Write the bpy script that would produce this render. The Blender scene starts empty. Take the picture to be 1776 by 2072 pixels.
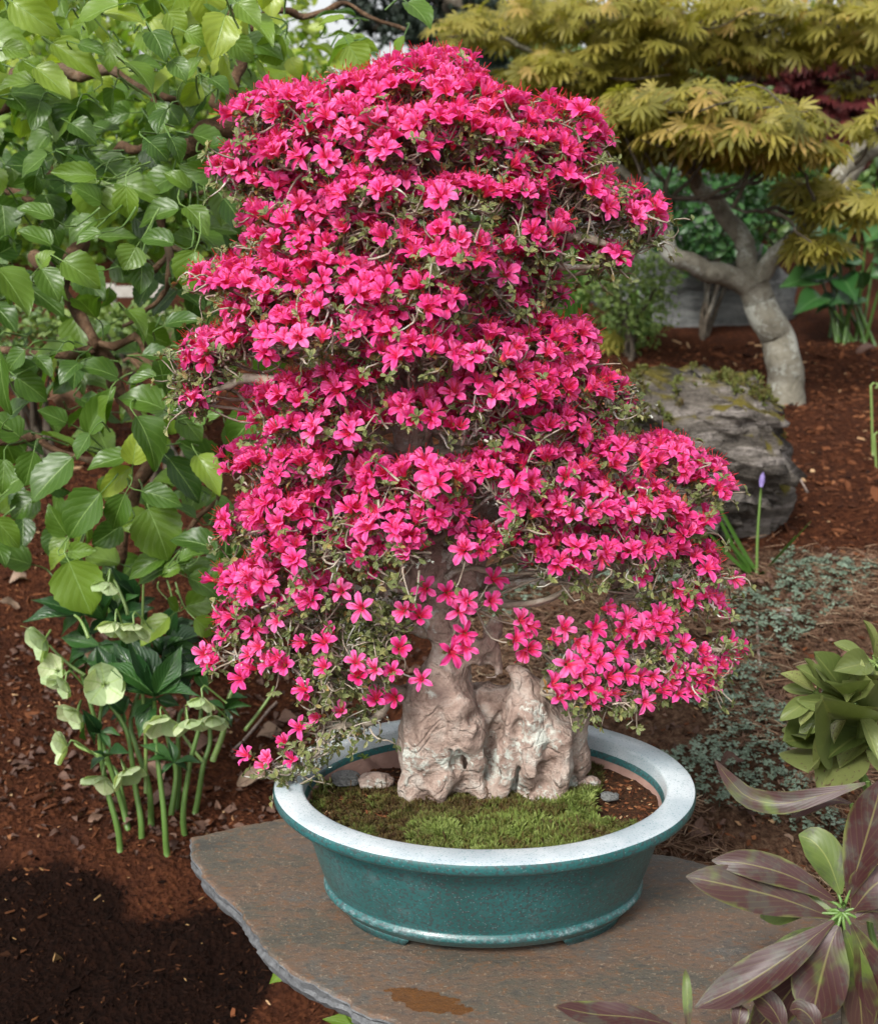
import bpy, math, random
import numpy as np
from mathutils import Vector, Matrix

random.seed(11)
rng = np.random.default_rng(11)
R = math.radians
scene = bpy.context.scene

# ------------------------------------------------------------------ camera, sky, sun, exposure
PITCH, CAMZ = R(15.0), 1.55
FD, CX, CY = 2501.2, 888.0, 1036.0            # focal length and centre on a 1776 x 2072 picture
cam_d = bpy.data.cameras.new("camera")
cam = bpy.data.objects.new("camera", cam_d)
scene.collection.objects.link(cam)
cam.location = (0, 0, CAMZ)
cam.rotation_euler = (R(90) - PITCH, 0, 0)
cam_d.sensor_fit = 'VERTICAL'
cam_d.sensor_height = 24.0
cam_d.sensor_width = 24.0
cam_d.lens = FD / 2072 * 24.0
cam_d.clip_start, cam_d.clip_end = 0.05, 500
cam_d.dof.use_dof = True
cam_d.dof.focus_distance = 1.66
cam_d.dof.aperture_fstop = 4.5
scene.camera = cam

SUN_TO = Vector((-0.40, -0.72, 0.80)).normalized()      # towards the sun: left, behind the camera, high
world = bpy.data.worlds.new("World")
scene.world = world
world.use_nodes = True
wt = world.node_tree
wt.nodes.clear()
w_sky = wt.nodes.new("ShaderNodeTexSky")
w_sky.sky_type = 'NISHITA'
w_sky.sun_disc = False
w_sky.sun_elevation = math.asin(SUN_TO.z)
w_sky.sun_rotation = math.atan2(SUN_TO.x, SUN_TO.y)
w_sky.dust_density = 4.0
w_hsv = wt.nodes.new("ShaderNodeHueSaturation")          # bright haze: a nearly white sky
w_hsv.inputs["Saturation"].default_value = 0.16
w_bg = wt.nodes.new("ShaderNodeBackground")
w_bg.inputs["Strength"].default_value = 0.15
w_out = wt.nodes.new("ShaderNodeOutputWorld")
wt.links.new(w_sky.outputs[0], w_hsv.inputs["Color"])
wt.links.new(w_hsv.outputs[0], w_bg.inputs["Color"])
wt.links.new(w_bg.outputs[0], w_out.inputs["Surface"])

sun_d = bpy.data.lights.new("sun", 'SUN')
sun_d.energy = 1.9
sun_d.angle = R(12)
sun_d.color = (1.0, 0.965, 0.91)
sun = bpy.data.objects.new("sun", sun_d)
scene.collection.objects.link(sun)
sun.location = (-2, -2, 5)
sun.rotation_euler = SUN_TO.to_track_quat('Z', 'Y').to_euler()

vs = scene.view_settings
vs.view_transform = 'Standard'
vs.look = 'None'
vs.exposure = 0.76
vs.gamma = 1.0
vs.use_curve_mapping = False
scene.cycles.max_bounces = 8
scene.cycles.transparent_max_bounces = 8

# ------------------------------------------------------------------ pixel -> place
CP, SP = math.cos(PITCH), math.sin(PITCH)
CAM = np.array([0, 0, CAMZ])

def ray(x, y):
    dx, dz = (x - CX) / FD, -(y - CY) / FD
    return np.array([dx, CP + dz * SP, -SP + dz * CP])

def pix(x, y, Y):
    d = ray(x, y)
    return CAM + d * (Y / d[1])

def pixz(x, y, z):
    d = ray(x, y)
    return CAM + d * ((z - CAMZ) / d[2])

def project(P):
    P = np.atleast_2d(P) - CAM
    fw = P[:, 1] * CP - P[:, 2] * SP
    up = P[:, 1] * SP + P[:, 2] * CP
    return np.stack([CX + FD * P[:, 0] / fw, CY - FD * up / fw, fw], 1)

# ------------------------------------------------------------------ numpy noise
def _h(ix, iy, iz, s):
    n = (ix * 374761393 + iy * 668265263 + iz * 2147483647 + s * 974634777) & 0xffffffff
    n = ((n ^ (n >> 13)) * 1274126177) & 0xffffffff
    n = n ^ (n >> 16)
    return (n & 0xffff) / 32767.5 - 1.0

def vnoise(P, s=0):
    P = np.asarray(P, float)
    f = np.floor(P)
    i = f.astype(np.int64)
    t = P - f
    t = t * t * (3 - 2 * t)
    out = 0
    for a in (0, 1):
        wa = t[..., 0] if a else 1 - t[..., 0]
        for b in (0, 1):
            wb = t[..., 1] if b else 1 - t[..., 1]
            for c in (0, 1):
                wc = t[..., 2] if c else 1 - t[..., 2]
                out = out + wa * wb * wc * _h(i[..., 0] + a, i[..., 1] + b, i[..., 2] + c, s)
    return out

def fbm(P, octv=4, s=0, gain=0.5):
    P = np.asarray(P, float)
    a, o = 1.0, 0
    for k in range(octv):
        o = o + a * vnoise(P * (2.03 ** k), s + k)
        a *= gain
    return o

def sstep(a, b, x):
    t = np.clip((np.asarray(x, float) - a) / (b - a), 0, 1)
    return t * t * (3 - 2 * t)

# ------------------------------------------------------------------ the lie of the land
LY = [-90, 0.4, 1.5, 1.9, 2.3, 2.8, 3.5, 5, 7, 12, 30, 90]
LZ = [0, 0, .06, .11, .23, .32, .50, .90, 1.15, 1.5, 2.1, 3.0]
RY = [-90, 0.4, 1.5, 2.0, 2.9, 3.3, 4.6, 6, 9, 12, 30, 90]
RZ = [0, .03, .22, .395, .59, .64, .755, .92, 1.2, 1.5, 2.1, 3.0]

def gz0(x, y):
    s = sstep(-0.45, 0.45, x)
    return np.interp(y, LY, LZ) * (1 - s) + np.interp(y, RY, RZ) * s

def gz(x, y):
    x = np.asarray(x, float); y = np.asarray(y, float)
    z = gz0(x, y)
    P = np.stack([x, y, np.zeros_like(x * y)], -1)
    near = np.exp(-((y - 2.5) / 5.0) ** 2)
    return z + near * (0.018 * fbm(P * 4, 3, 3) + 0.007 * fbm(P * 22, 3, 9))

def ground_at(px, py):
    d = ray(px, py)
    t = 0.8
    while t < 40:
        p = CAM + d * t
        if p[2] < float(gz(p[0], p[1])):
            break
        t += 0.01
    return p

# ------------------------------------------------------------------ mesh helpers
def nrm(v):
    v = np.asarray(v, float)
    return v / np.maximum(np.linalg.norm(v, axis=-1, keepdims=True), 1e-9)

def mesh_data(name, V, F, mat, lf=None, tint=None, smooth=True):
    V = np.asarray(V, np.float32)
    me = bpy.data.meshes.new(name)
    F = np.asarray(F, np.int32)
    k = F.shape[1]
    me.vertices.add(len(V)); me.vertices.foreach_set("co", V.ravel())
    me.loops.add(F.size); me.loops.foreach_set("vertex_index", F.ravel())
    me.polygons.add(len(F)); me.polygons.foreach_set("loop_start", np.arange(0, F.size, k, dtype=np.int32))
    me.polygons.foreach_set("use_smooth", np.full(len(F), smooth))
    me.update(calc_edges=True)
    me.validate()
    if lf is not None:
        a = me.attributes.new("lf", 'FLOAT_VECTOR', 'POINT')
        a.data.foreach_set("vector", np.asarray(lf, np.float32).ravel())
    a = me.attributes.new("tint", 'FLOAT', 'POINT')
    t = np.full(len(V), -1.0, np.float32) if tint is None else np.broadcast_to(np.asarray(tint, np.float32), (len(V),))
    a.data.foreach_set("value", np.ascontiguousarray(t))
    if mat is not None:
        me.materials.append(mat)
    return me

def link(name, me, parent=None, label=None, cat=None, group=None, kind=None, mw=None):
    o = bpy.data.objects.new(name, me)
    scene.collection.objects.link(o)
    if parent is not None:
        o.parent = parent
        if mw is not None:
            pl = Matrix.Translation(parent.location) if parent.parent is None else Matrix.Translation(parent["_o"])
            o.matrix_parent_inverse = Matrix.Identity(4)
            o.matrix_local = pl.inverted() @ mw
        else:
            base = parent.location if parent.parent is None else Vector(parent["_o"])
            o.location = -Vector(base)
            o["_o"] = (0.0, 0.0, 0.0)
    elif mw is not None:
        o.matrix_world = mw
    if label: o["label"] = label
    if cat: o["category"] = cat
    if group: o["group"] = group
    if kind: o["kind"] = kind
    return o

def thing(name, label, cat, loc, group=None):
    return_o = link(name, None, None, label, cat, group)
    return_o.location = Vector([float(c) for c in loc])
    return_o.empty_display_size = 0.05
    return return_o

def tris(F):
    F = np.asarray(F)
    return F if F.shape[1] == 3 else np.concatenate([F[:, [0, 1, 2]], F[:, [0, 2, 3]]])

def grid_faces(nu, nv, wrap=False):
    i, j = np.meshgrid(np.arange(nu - (0 if wrap else 1)), np.arange(nv - 1), indexing='ij')
    i2 = (i + 1) % nu
    return tris(np.stack([i * nv + j, i2 * nv + j, i2 * nv + j + 1, i * nv + j + 1], -1).reshape(-1, 4))

class Acc:
    """collects pieces of one mesh"""
    def __init__(s): s.V, s.F, s.L, s.T, s.n = [], [], [], [], 0
    def add(s, V, F, lf=None, tint=0.5):
        V = np.asarray(V, float)
        s.V.append(V); s.F.append(tris(F) + s.n)
        s.L.append(np.zeros((len(V), 3)) if lf is None else np.asarray(lf, float))
        s.T.append(np.broadcast_to(np.asarray(tint, float), (len(V),)).copy())
        s.n += len(V)
    def mesh(s, name, mat, smooth=True):
        return mesh_data(name, np.concatenate(s.V), np.concatenate(s.F), mat, np.concatenate(s.L), np.concatenate(s.T), smooth)

def frames(pos, y, z, sc):
    """k matrices: local Y along y, local Z near z, scaled by sc"""
    y = nrm(y); x = nrm(np.cross(y, z)); z = np.cross(x, y)
    sc = np.broadcast_to(np.asarray(sc, float).reshape(-1, 1) if np.ndim(sc) == 1 else np.asarray(sc, float), (len(pos), 3))
    M = np.zeros((len(pos), 4, 4))
    M[:, :3, 0] = x * sc[:, :1]; M[:, :3, 1] = y * sc[:, 1:2]; M[:, :3, 2] = z * sc[:, 2:3]
    M[:, :3, 3] = pos; M[:, 3, 3] = 1
    return M

def frame1(pos, y, z, sc):
    return frames(np.array([pos]), np.array([y]), np.array([z]), np.array([sc]) if np.ndim(sc) else np.array([[sc] * 3]))[0]

def scatter(acc, protos, M, tint, pick=None):
    """puts a transformed copy of a prototype at every matrix into acc"""
    if len(M) == 0: return
    pick = rng.integers(0, len(protos), len(M)) if pick is None else pick
    for q, (V, F, L) in enumerate(protos):
        s = np.where(pick == q)[0]
        if not len(s): continue
        W = np.einsum('kij,nj->kni', M[s, :3, :3], V) + M[s, None, :3, 3]
        n = len(V)
        FF = (tris(F)[None] + (np.arange(len(s)) * n)[:, None, None]).reshape(-1, 3)
        acc.add(W.reshape(-1, 3), FF, np.tile(L, (len(s), 1)), np.repeat(tint[s], n))

def tube(pts, rad, n=7, lump=0.0, seed=0):
    pts = np.asarray(pts, float); rad = np.broadcast_to(np.asarray(rad, float), (len(pts),))
    T = nrm(np.gradient(pts, axis=0))
    up = np.array([0.13, 0.21, 0.97]) if abs(T[0][2]) < 0.9 else np.array([0.95, 0.2, 0.1])
    X = nrm(np.cross(T, up)); Y = np.cross(T, X)
    a = np.arange(n) * 2 * math.pi / n
    V = pts[None] + (np.cos(a)[:, None, None] * X[None] + np.sin(a)[:, None, None] * Y[None]) * rad[None, :, None]
    if lump:
        V = V + (V - pts[None]) * (lump * vnoise(V * (0.6 / max(rad.max(), 1e-4)), seed))[..., None]
    L = np.zeros(V.shape); L[..., 0] = a[:, None]; L[..., 1] = np.linspace(0, 1, len(pts))[None]
    F = grid_faces(n, len(pts), True)
    k = len(pts)
    cap = [[0, i * k, (i + 1) * k] for i in range(1, n - 1)] + [[k - 1, (i + 1) * k + k - 1, i * k + k - 1] for i in range(1, n - 1)]
    return V.reshape(-1, 3), np.concatenate([F, np.array(cap)]), L.reshape(-1, 3)

def path(pts, n=14, wob=0.0, seed=0):
    """smooth curve through pts with some wobble"""
    pts = np.asarray(pts, float)
    d = np.r_[0, np.cumsum(np.linalg.norm(np.diff(pts, axis=0), axis=1))]
    s = np.linspace(0, d[-1], n)
    # Catmull-Rom
    Pp = np.vstack([2 * pts[0] - pts[1], pts, 2 * pts[-1] - pts[-2]])
    out = []
    for v in s:
        i = min(np.searchsorted(d, v, 'right') - 1, len(pts) - 2)
        t = (v - d[i]) / max(d[i + 1] - d[i], 1e-9)
        a, b, c, e = Pp[i], Pp[i + 1], Pp[i + 2], Pp[i + 3]
        out.append(0.5 * (2 * b + (c - a) * t + (2 * a - 5 * b + 4 * c - e) * t * t + (3 * b - a - 3 * c + e) * t ** 3))
    out = np.array(out)
    if wob:
        q = np.stack([vnoise(out * 14 + 7.3 * k, seed + 31 * k) for k in range(3)], -1)
        e = np.minimum(np.linspace(0, 6, n), np.linspace(6, 0, n)).clip(0, 1)
        out = out + q * wob * e[:, None]
    return out

def leaf_proto(prof, nu=4, nv=10, fold=0.25, droop=0.2, wave=0.0, serr=0.0, seed=0, cup=0.0):
    """unit leaf: base at 0, tip at +Y, half-width profile prof over 0..1"""
    r = np.random.default_rng(seed)
    v = np.linspace(0, 1, nv + 1); u = np.linspace(-1, 1, nu + 1)
    hw = np.interp(v, np.linspace(0, 1, len(prof)), prof)
    if serr: hw = hw * (1 + serr * np.where(np.arange(nv + 1) % 2, 1, -1))
    U, Vv = np.meshgrid(u, v, indexing='ij')
    X = U * hw[None] * 0.5
    Y = Vv.copy()
    side = r.normal(0, 0.05)
    X = X + side * Vv ** 2
    Z = fold * np.abs(X) - droop * Vv ** 2 + droop * 0.35 * Vv
    Z = Z - cup * (np.abs(U) ** 2) * hw[None] * 0.5
    if wave:
        ph = r.uniform(0, 6.28, 2)
        Z = Z + wave * np.abs(U) * (np.sin(Vv * 9 + ph[0] + (U > 0) * ph[1]))
    L = np.stack([U, Vv, np.zeros_like(U)], -1)
    return np.stack([X, Y, Z], -1).reshape(-1, 3), grid_faces(nu + 1, nv + 1), L.reshape(-1, 3)

def surface_nets(val, org, h):
    """mesh of the zero level of a sampled field (negative inside)"""
    ins = val < 0
    nx, ny, nz = val.shape
    c = [(a, b, d) for a in (0, 1) for b in (0, 1) for d in (0, 1)]
    cnt = sum(ins[a:nx - 1 + a, b:ny - 1 + b, d:nz - 1 + d].astype(np.int8) for a, b, d in c)
    act = np.argwhere((cnt > 0) & (cnt < 8))
    idx = np.full((nx - 1, ny - 1, nz - 1), -1, np.int64)
    idx[tuple(act.T)] = np.arange(len(act))
    acc = np.zeros((len(act), 3)); num = np.zeros(len(act))
    for p in c:
        for ax in range(3):
            if p[ax]: continue
            q = list(p); q[ax] = 1
            va = val[tuple((act + p).T)]; vb = val[tuple((act + q).T)]
            m = (va < 0) != (vb < 0)
            t = np.where(m, va / np.where(m, va - vb, 1), 0)
            pt = np.tile(np.array(p, float), (len(act), 1)); pt[:, ax] = t
            acc += pt * m[:, None]; num += m
    V = (act + acc / num[:, None]) * h + org
    faces = []
    for ax in range(3):
        sl0 = [slice(None)] * 3; sl1 = [slice(None)] * 3
        sl0[ax] = slice(0, -1); sl1[ax] = slice(1, None)
        a, b = ins[tuple(sl0)], ins[tuple(sl1)]
        e = np.argwhere(a != b)
        o1, o2 = [k for k in range(3) if k != ax]
        e = e[(e[:, o1] > 0) & (e[:, o2] > 0) & (e[:, o1] < val.shape[o1] - 1) & (e[:, o2] < val.shape[o2] - 1)]
        if not len(e): continue
        def cell(d1, d2):
            q = e.copy(); q[:, o1] -= d1; q[:, o2] -= d2
            return idx[tuple(q.T)]
        quad = np.stack([cell(1, 1), cell(0, 1), cell(0, 0), cell(1, 0)], 1)
        flip = a[tuple(e.T)] ^ (ax == 1)
        quad[~flip] = quad[~flip][:, ::-1]
        faces.append(quad)
    return V, np.concatenate(faces)

# ------------------------------------------------------------------ materials
class N:
    def __init__(s, name):
        s.m = bpy.data.materials.new(name); s.m.use_nodes = True
        s.t = s.m.node_tree; s.t.nodes.clear()
        s.out = s.t.nodes.new("ShaderNodeOutputMaterial")
    def n(s, kind, **kw):
        x = s.t.nodes.new("ShaderNode" + kind)
        for k, v in kw.items(): setattr(x, k, v)
        return x
    def put(s, sock, v):
        if isinstance(v, bpy.types.NodeSocket): s.t.links.new(v, sock)
        elif isinstance(v, tuple) and len(v) == 3 and sock.type == 'RGBA': sock.default_value = (*v, 1)
        else: sock.default_value = v
    def math(s, op, a, b=0.0, c=0.0, clamp=False):
        x = s.n("Math", operation=op, use_clamp=clamp)
        s.put(x.inputs[0], a); s.put(x.inputs[1], b); s.put(x.inputs[2], c)
        return x.outputs[0]
    def mix(s, f, a, b, mode='MIX'):
        x = s.n("Mix", data_type='RGBA', blend_type=mode)
        s.put(x.inputs[0], f); s.put(x.inputs[6], a); s.put(x.inputs[7], b)
        return x.outputs[2]
    def ramp(s, f, *stops):
        x = s.n("ValToRGB"); e = x.color_ramp.elements
        while len(e) < len(stops): e.new(0.5)
        for k, (p, c) in enumerate(stops):
            e[k].position = p; e[k].color = (*c, 1) if len(c) == 3 else c
        s.put(x.inputs[0], f)
        return x.outputs[0]
    def step(s, f, lo, hi):
        x = s.n("MapRange", interpolation_type='SMOOTHSTEP')
        s.put(x.inputs[0], f); x.inputs[1].default_value = lo; x.inputs[2].default_value = hi
        return x.outputs[0]
    def noise(s, scale, detail=4, rough=0.55, vec=None, dist=0.0):
        x = s.n("TexNoise"); x.inputs["Scale"].default_value = scale
        x.inputs["Detail"].default_value = detail; x.inputs["Roughness"].default_value = rough
        x.inputs["Distortion"].default_value = dist
        s.t.links.new(vec if vec is not None else s.obj(), x.inputs["Vector"])
        return x.outputs[0]
    def voro(s, scale, feature='F1', out="Distance", vec=None):
        x = s.n("TexVoronoi", feature=feature); x.inputs["Scale"].default_value = scale
        s.t.links.new(vec if vec is not None else s.obj(), x.inputs["Vector"])
        return x.outputs[out]
    def obj(s):
        if not hasattr(s, "_o"): s._o = s.n("TexCoord").outputs["Object"]
        return s._o
    def attr(s, name, out="Fac"):
        x = s.n("Attribute", attribute_name=name)
        return x.outputs[out]
    def tint(s):
        if not hasattr(s, "_t"):
            a = s.attr("tint"); r = s.n("ObjectInfo").outputs["Random"]
            neg = s.math('LESS_THAN', a, -0.5)
            s._t = s.math('ADD', s.math('MULTIPLY', a, s.math('SUBTRACT', 1.0, neg)), s.math('MULTIPLY', r, neg))
        return s._t
    def bump(s, h, strength, dist=0.01):
        x = s.n("Bump"); x.inputs["Strength"].default_value = strength; x.inputs["Distance"].default_value = dist
        s.put(x.inputs["Height"], h)
        return x.outputs[0]
    def bsdf(s, col, rough=0.6, normal=None, spec=0.5, transl=0.0, tcol=None, coat=0.0, sss=0.0):
        p = s.n("BsdfPrincipled")
        s.put(p.inputs["Base Color"], col); s.put(p.inputs["Roughness"], rough)
        s.put(p.inputs["Specular IOR Level"], spec)
        p.inputs["Coat Weight"].default_value = coat
        if normal is not None: s.put(p.inputs["Normal"], normal)
        sh = p.outputs[0]
        if transl:
            t = s.n("BsdfTranslucent"); s.put(t.inputs["Color"], tcol if tcol is not None else col)
            if normal is not None: s.put(t.inputs["Normal"], normal)
            x = s.n("MixShader"); x.inputs[0].default_value = transl
            s.t.links.new(sh, x.inputs[1]); s.t.links.new(t.outputs[0], x.inputs[2]); sh = x.outputs[0]
        s.t.links.new(sh, s.out.inputs[0])
        return s.m

def leaf_mat(name, stops, vein, rough=0.4, transl=0.3, nvein=6.0, slant=0.45, vamt=0.45, mid=0.05, bumpd=0.002, blotch=None, spec=0.5, edge=None, blotch2=None):
    m = N(name)
    sep = m.n("SeparateXYZ"); m.t.links.new(m.attr("lf", "Vector"), sep.inputs[0])
    u, v = m.math('ABSOLUTE', sep.outputs[0]), sep.outputs[1]
    col = m.ramp(m.tint(), *stops)
    n1 = m.noise(60, 3)
    col = m.mix(m.math('MULTIPLY', n1, 0.35), col, m.mix(1.0, col, (0.45, 0.5, 0.4), 'MULTIPLY'))
    pp = m.math('PINGPONG', m.math('MULTIPLY', m.math('SUBTRACT', v, m.math('MULTIPLY', u, slant)), nvein), 0.5)
    side = m.math('SUBTRACT', 1.0, m.step(pp, 0.02, 0.13))
    midl = m.math('SUBTRACT', 1.0, m.step(u, mid * 0.4, mid * 1.6))
    vn = m.math('MAXIMUM', m.math('MULTIPLY', side, 0.6), midl)
    if blotch:
        bcol, lo, hi, sc = blotch
        b = m.step(m.math('ADD', m.noise(sc, 3), m.math('MULTIPLY', m.math('SUBTRACT', m.tint(), 0.5), 0.35)), lo, hi)
        col = m.mix(b, col, bcol)
    if blotch2:
        bcol, lo, hi, sc = blotch2
        col = m.mix(m.math('MULTIPLY', m.step(m.noise(sc, 5, 0.65), lo, hi), 0.7), col, bcol)
    if edge:
        col = m.mix(m.math('MULTIPLY', m.step(m.math('ADD', u, m.math('MULTIPLY', m.math('SUBTRACT', m.noise(30, 3), 0.5), 0.8)), 0.86, 1.15), 0.8), col, edge)
    col = m.mix(m.math('MAXIMUM', m.math('MULTIPLY', vn, vamt), m.math('MULTIPLY', midl, min(1.0, vamt * 3.2))), col, vein)
    h = m.math('SUBTRACT', m.math('MULTIPLY', pp, 1.4), m.math('MULTIPLY', midl, 0.8))
    tc = m.mix(1.0, col, (1.25, 1.35, 0.55), 'MULTIPLY')
    return m.bsdf(col, rough, m.bump(h, 0.5, bumpd), spec=spec, transl=transl, tcol=tc)

def mul(c, k): return tuple(x * k for x in c)

# azalea blossom: pink lobes, red throat, coral stamens, green calyx
m = N("azalea_petal")
sep = m.n("SeparateXYZ"); m.t.links.new(m.attr("lf", "Vector"), sep.inputs[0])
u, v, k = m.math('ABSOLUTE', sep.outputs[0]), sep.outputs[1], sep.outputs[2]
pink = m.ramp(m.tint(), (0.0, (0.78, 0.045, 0.27)), (0.5, (0.88, 0.090, 0.38)), (1.0, (0.93, 0.19, 0.48)))
red = m.ramp(m.tint(), (0.0, (0.72, 0.010, 0.075)), (1.0, (0.82, 0.03, 0.14)))
thr = m.math('SUBTRACT', 1.0, m.step(m.math('ADD', v, m.math('MULTIPLY', u, 0.22)), 0.40, 0.80))
col = m.mix(m.math('MULTIPLY', thr, 0.85), pink, red)
col = m.mix(m.math('MULTIPLY', m.math('SUBTRACT', 1.0, m.step(u, 0.05, 0.45)), 0.45), col, red)
col = m.mix(m.math('MULTIPLY', m.math('MULTIPLY', m.step(u, 0.55, 1.0), m.step(v, 0.55, 0.8)), 0.35), col, (0.93, 0.25, 0.52))
col = m.mix(m.math('SUBTRACT', 1.0, m.step(v, 0.05, 0.22)), col, (0.85, 0.16, 0.12))
col = m.mix(m.math('GREATER_THAN', k, 1.5), col, (0.80, 0.07, 0.10))
col = m.mix(m.math('GREATER_THAN', k, 2.5), col, (0.12, 0.13, 0.03))
M_PETAL = m.bsdf(col, 0.55, m.bump(m.math('PINGPONG', m.math('MULTIPLY', u, 3.0), 0.5), 0.25, 0.001), spec=0.3, transl=0.40)

M_AZLEAF = leaf_mat("azalea_leaf", [(0.0, (0.075, 0.10, 0.03)), (0.45, (0.16, 0.19, 0.065)), (0.75, (0.27, 0.27, 0.10)), (1.0, (0.38, 0.22, 0.07))],
                    (0.25, 0.27, 0.10), 0.42, 0.2, 3, 0.4, 0.2, 0.12)

def bark(name, a, b, c, lich, lamt=0.5, sc=1.0, bumpd=0.006, crack=False):
    m = N(name)
    n1 = m.noise(14 * sc, 6, 0.6, dist=0.8); n2 = m.noise(60 * sc, 5, 0.65); n3 = m.noise(5.5 * sc, 4, 0.6)
    col = m.ramp(n1, (0.3, a), (0.5, b), (0.72, c))
    col = m.mix(m.math('MULTIPLY', m.step(n2, 0.5, 0.75), 0.6), col, mul(a, 0.5))
    col = m.mix(m.math('MULTIPLY', m.step(m.math('ADD', n3, m.math('MULTIPLY', n2, 0.5)), 0.80, 0.92), lamt), col, lich)
    h = m.math('ADD', m.math('MULTIPLY', n1, 0.8), m.math('MULTIPLY', n2, 0.5))
    if crack:
        cr = m.math('ABSOLUTE', m.math('SUBTRACT', m.noise(11, 3, 0.5, dist=0.5), 0.5))
        ck = m.math('SUBTRACT', 1.0, m.step(cr, 0.004, 0.022))
        col = m.mix(m.math('MULTIPLY', ck, 0.15), col, mul(a, 0.4))
        h = m.math('SUBTRACT', h, m.math('MULTIPLY', ck, 0.14))
    return m.bsdf(col, 0.85, m.bump(h, 0.9, bumpd), spec=0.25)

M_TRUNK = bark("azalea_bark", (0.17, 0.11, 0.085), (0.34, 0.255, 0.21), (0.46, 0.41, 0.36), (0.53, 0.56, 0.50), 0.9, 2.0, 0.014, True)
M_TWIG = bark("azalea_twig_bark", (0.17, 0.14, 0.105), (0.31, 0.26, 0.20), (0.43, 0.39, 0.32), (0.58, 0.60, 0.54), 0.75, 3.0, 0.003)
M_VINEBARK = bark("peeling_vine_bark", (0.035, 0.018, 0.010), (0.10, 0.055, 0.030), (0.20, 0.125, 0.075), (0.25, 0.2, 0.14), 0.3, 1.5, 0.012)
M_MAPLEBARK = bark("maple_bark", (0.10, 0.088, 0.066), (0.19, 0.175, 0.135), (0.26, 0.245, 0.20), (0.40, 0.41, 0.36), 0.7, 1.1, 0.012)
M_DARKTWIG = bark("dark_twig_bark", (0.03, 0.024, 0.018), (0.07, 0.055, 0.04), (0.13, 0.11, 0.08), (0.3, 0.3, 0.26), 0.3, 1.5, 0.003)

m = N("pale_lichen")
M_LICHEN = m.bsdf(m.mix(m.noise(300, 3), (0.36, 0.40, 0.33), (0.70, 0.73, 0.66)), 0.9, spec=0.1)

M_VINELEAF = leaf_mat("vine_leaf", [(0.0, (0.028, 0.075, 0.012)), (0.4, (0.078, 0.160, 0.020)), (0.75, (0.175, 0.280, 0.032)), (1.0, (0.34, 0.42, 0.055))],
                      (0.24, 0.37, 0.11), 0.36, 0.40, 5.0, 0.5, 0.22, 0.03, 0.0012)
M_HELLLEAF = leaf_mat("hellebore_leaf", [(0.0, (0.012, 0.045, 0.014)), (0.5, (0.022, 0.075, 0.018)), (1.0, (0.045, 0.13, 0.025))],
                      (0.10, 0.20, 0.06), 0.33, 0.2, 9, 0.5, 0.25, 0.05, 0.002)
M_HELLFLOWER = leaf_mat("hellebore_sepal", [(0.0, (0.36, 0.47, 0.24)), (0.5, (0.48, 0.58, 0.33)), (1.0, (0.62, 0.67, 0.42))],
                        (0.34, 0.46, 0.16), 0.5, 0.3, 5, 0.2, 0.2, 0.06, 0.001, blotch=((0.24, 0.20, 0.08), 0.70, 0.80, 70))
m = N("green_stem")
M_STEM = m.bsdf(m.ramp(m.tint(), (0.0, (0.045, 0.10, 0.018)), (0.5, (0.10, 0.18, 0.04)), (1.0, (0.22, 0.30, 0.09))), 0.4, m.bump(m.noise(120, 2), 0.2, 0.002))
M_RHODO = leaf_mat("rhododendron_maroon_leaf", [(0.0, (0.038, 0.010, 0.011)), (0.35, (0.050, 0.019, 0.019)), (0.7, (0.058, 0.034, 0.026)), (1.0, (0.062, 0.098, 0.022))],
                   (0.38, 0.38, 0.12), 0.40, 0.12, 7, 0.5, 0.07, 0.040, 0.0002, blotch=((0.080, 0.115, 0.024), 0.50, 0.66, 16), spec=0.32, edge=(0.11, 0.13, 0.03), blotch2=((0.050, 0.046, 0.036), 0.48, 0.62, 34))
M_RHODO2 = leaf_mat("rhododendron_olive_leaf", [(0.0, (0.085, 0.12, 0.03)), (0.5, (0.17, 0.21, 0.065)), (0.85, (0.26, 0.28, 0.10)), (1.0, (0.13, 0.05, 0.04))],
                    (0.33, 0.34, 0.12), 0.36, 0.2, 7, 0.5, 0.10, 0.05, 0.0006, blotch=((0.11, 0.055, 0.045), 0.66, 0.76, 16))
M_MAPLELEAF = leaf_mat("gold_maple_leaf", [(0.0, (0.16, 0.155, 0.03)), (0.4, (0.29, 0.265, 0.045)), (0.75, (0.41, 0.345, 0.07)), (1.0, (0.48, 0.32, 0.10))],
                       (0.40, 0.32, 0.08), 0.5, 0.5, 3, 0.2, 0.15, 0.06)
M_REDLEAF = leaf_mat("red_maple_leaf", [(0.0, (0.045, 0.006, 0.008)), (0.6, (0.11, 0.014, 0.015)), (1.0, (0.17, 0.035, 0.025))], (0.16, 0.03, 0.03), 0.5, 0.3)
M_SHRUB = leaf_mat("shrub_leaf", [(0.0, (0.025, 0.06, 0.014)), (0.5, (0.06, 0.125, 0.025)), (1.0, (0.19, 0.27, 0.06))], (0.2, 0.28, 0.1), 0.4, 0.3)
M_DARKLEAF = leaf_mat("glossy_dark_leaf", [(0.0, (0.012, 0.045, 0.014)), (0.6, (0.028, 0.095, 0.022)), (1.0, (0.07, 0.16, 0.04))], (0.1, 0.2, 0.07), 0.3, 0.2, 8, 0.5, 0.2)
M_BLADE = leaf_mat("strap_leaf", [(0.0, (0.04, 0.11, 0.015)), (0.6, (0.09, 0.20, 0.03)), (1.0, (0.17, 0.28, 0.06))], (0.14, 0.26, 0.06), 0.4, 0.3, 0.5, 0, 0.1)
M_NEEDLE = leaf_mat("conifer_needle", [(0.0, (0.010, 0.022, 0.014)), (1.0, (0.035, 0.055, 0.035))], (0.03, 0.05, 0.03), 0.6, 0.0)
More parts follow.
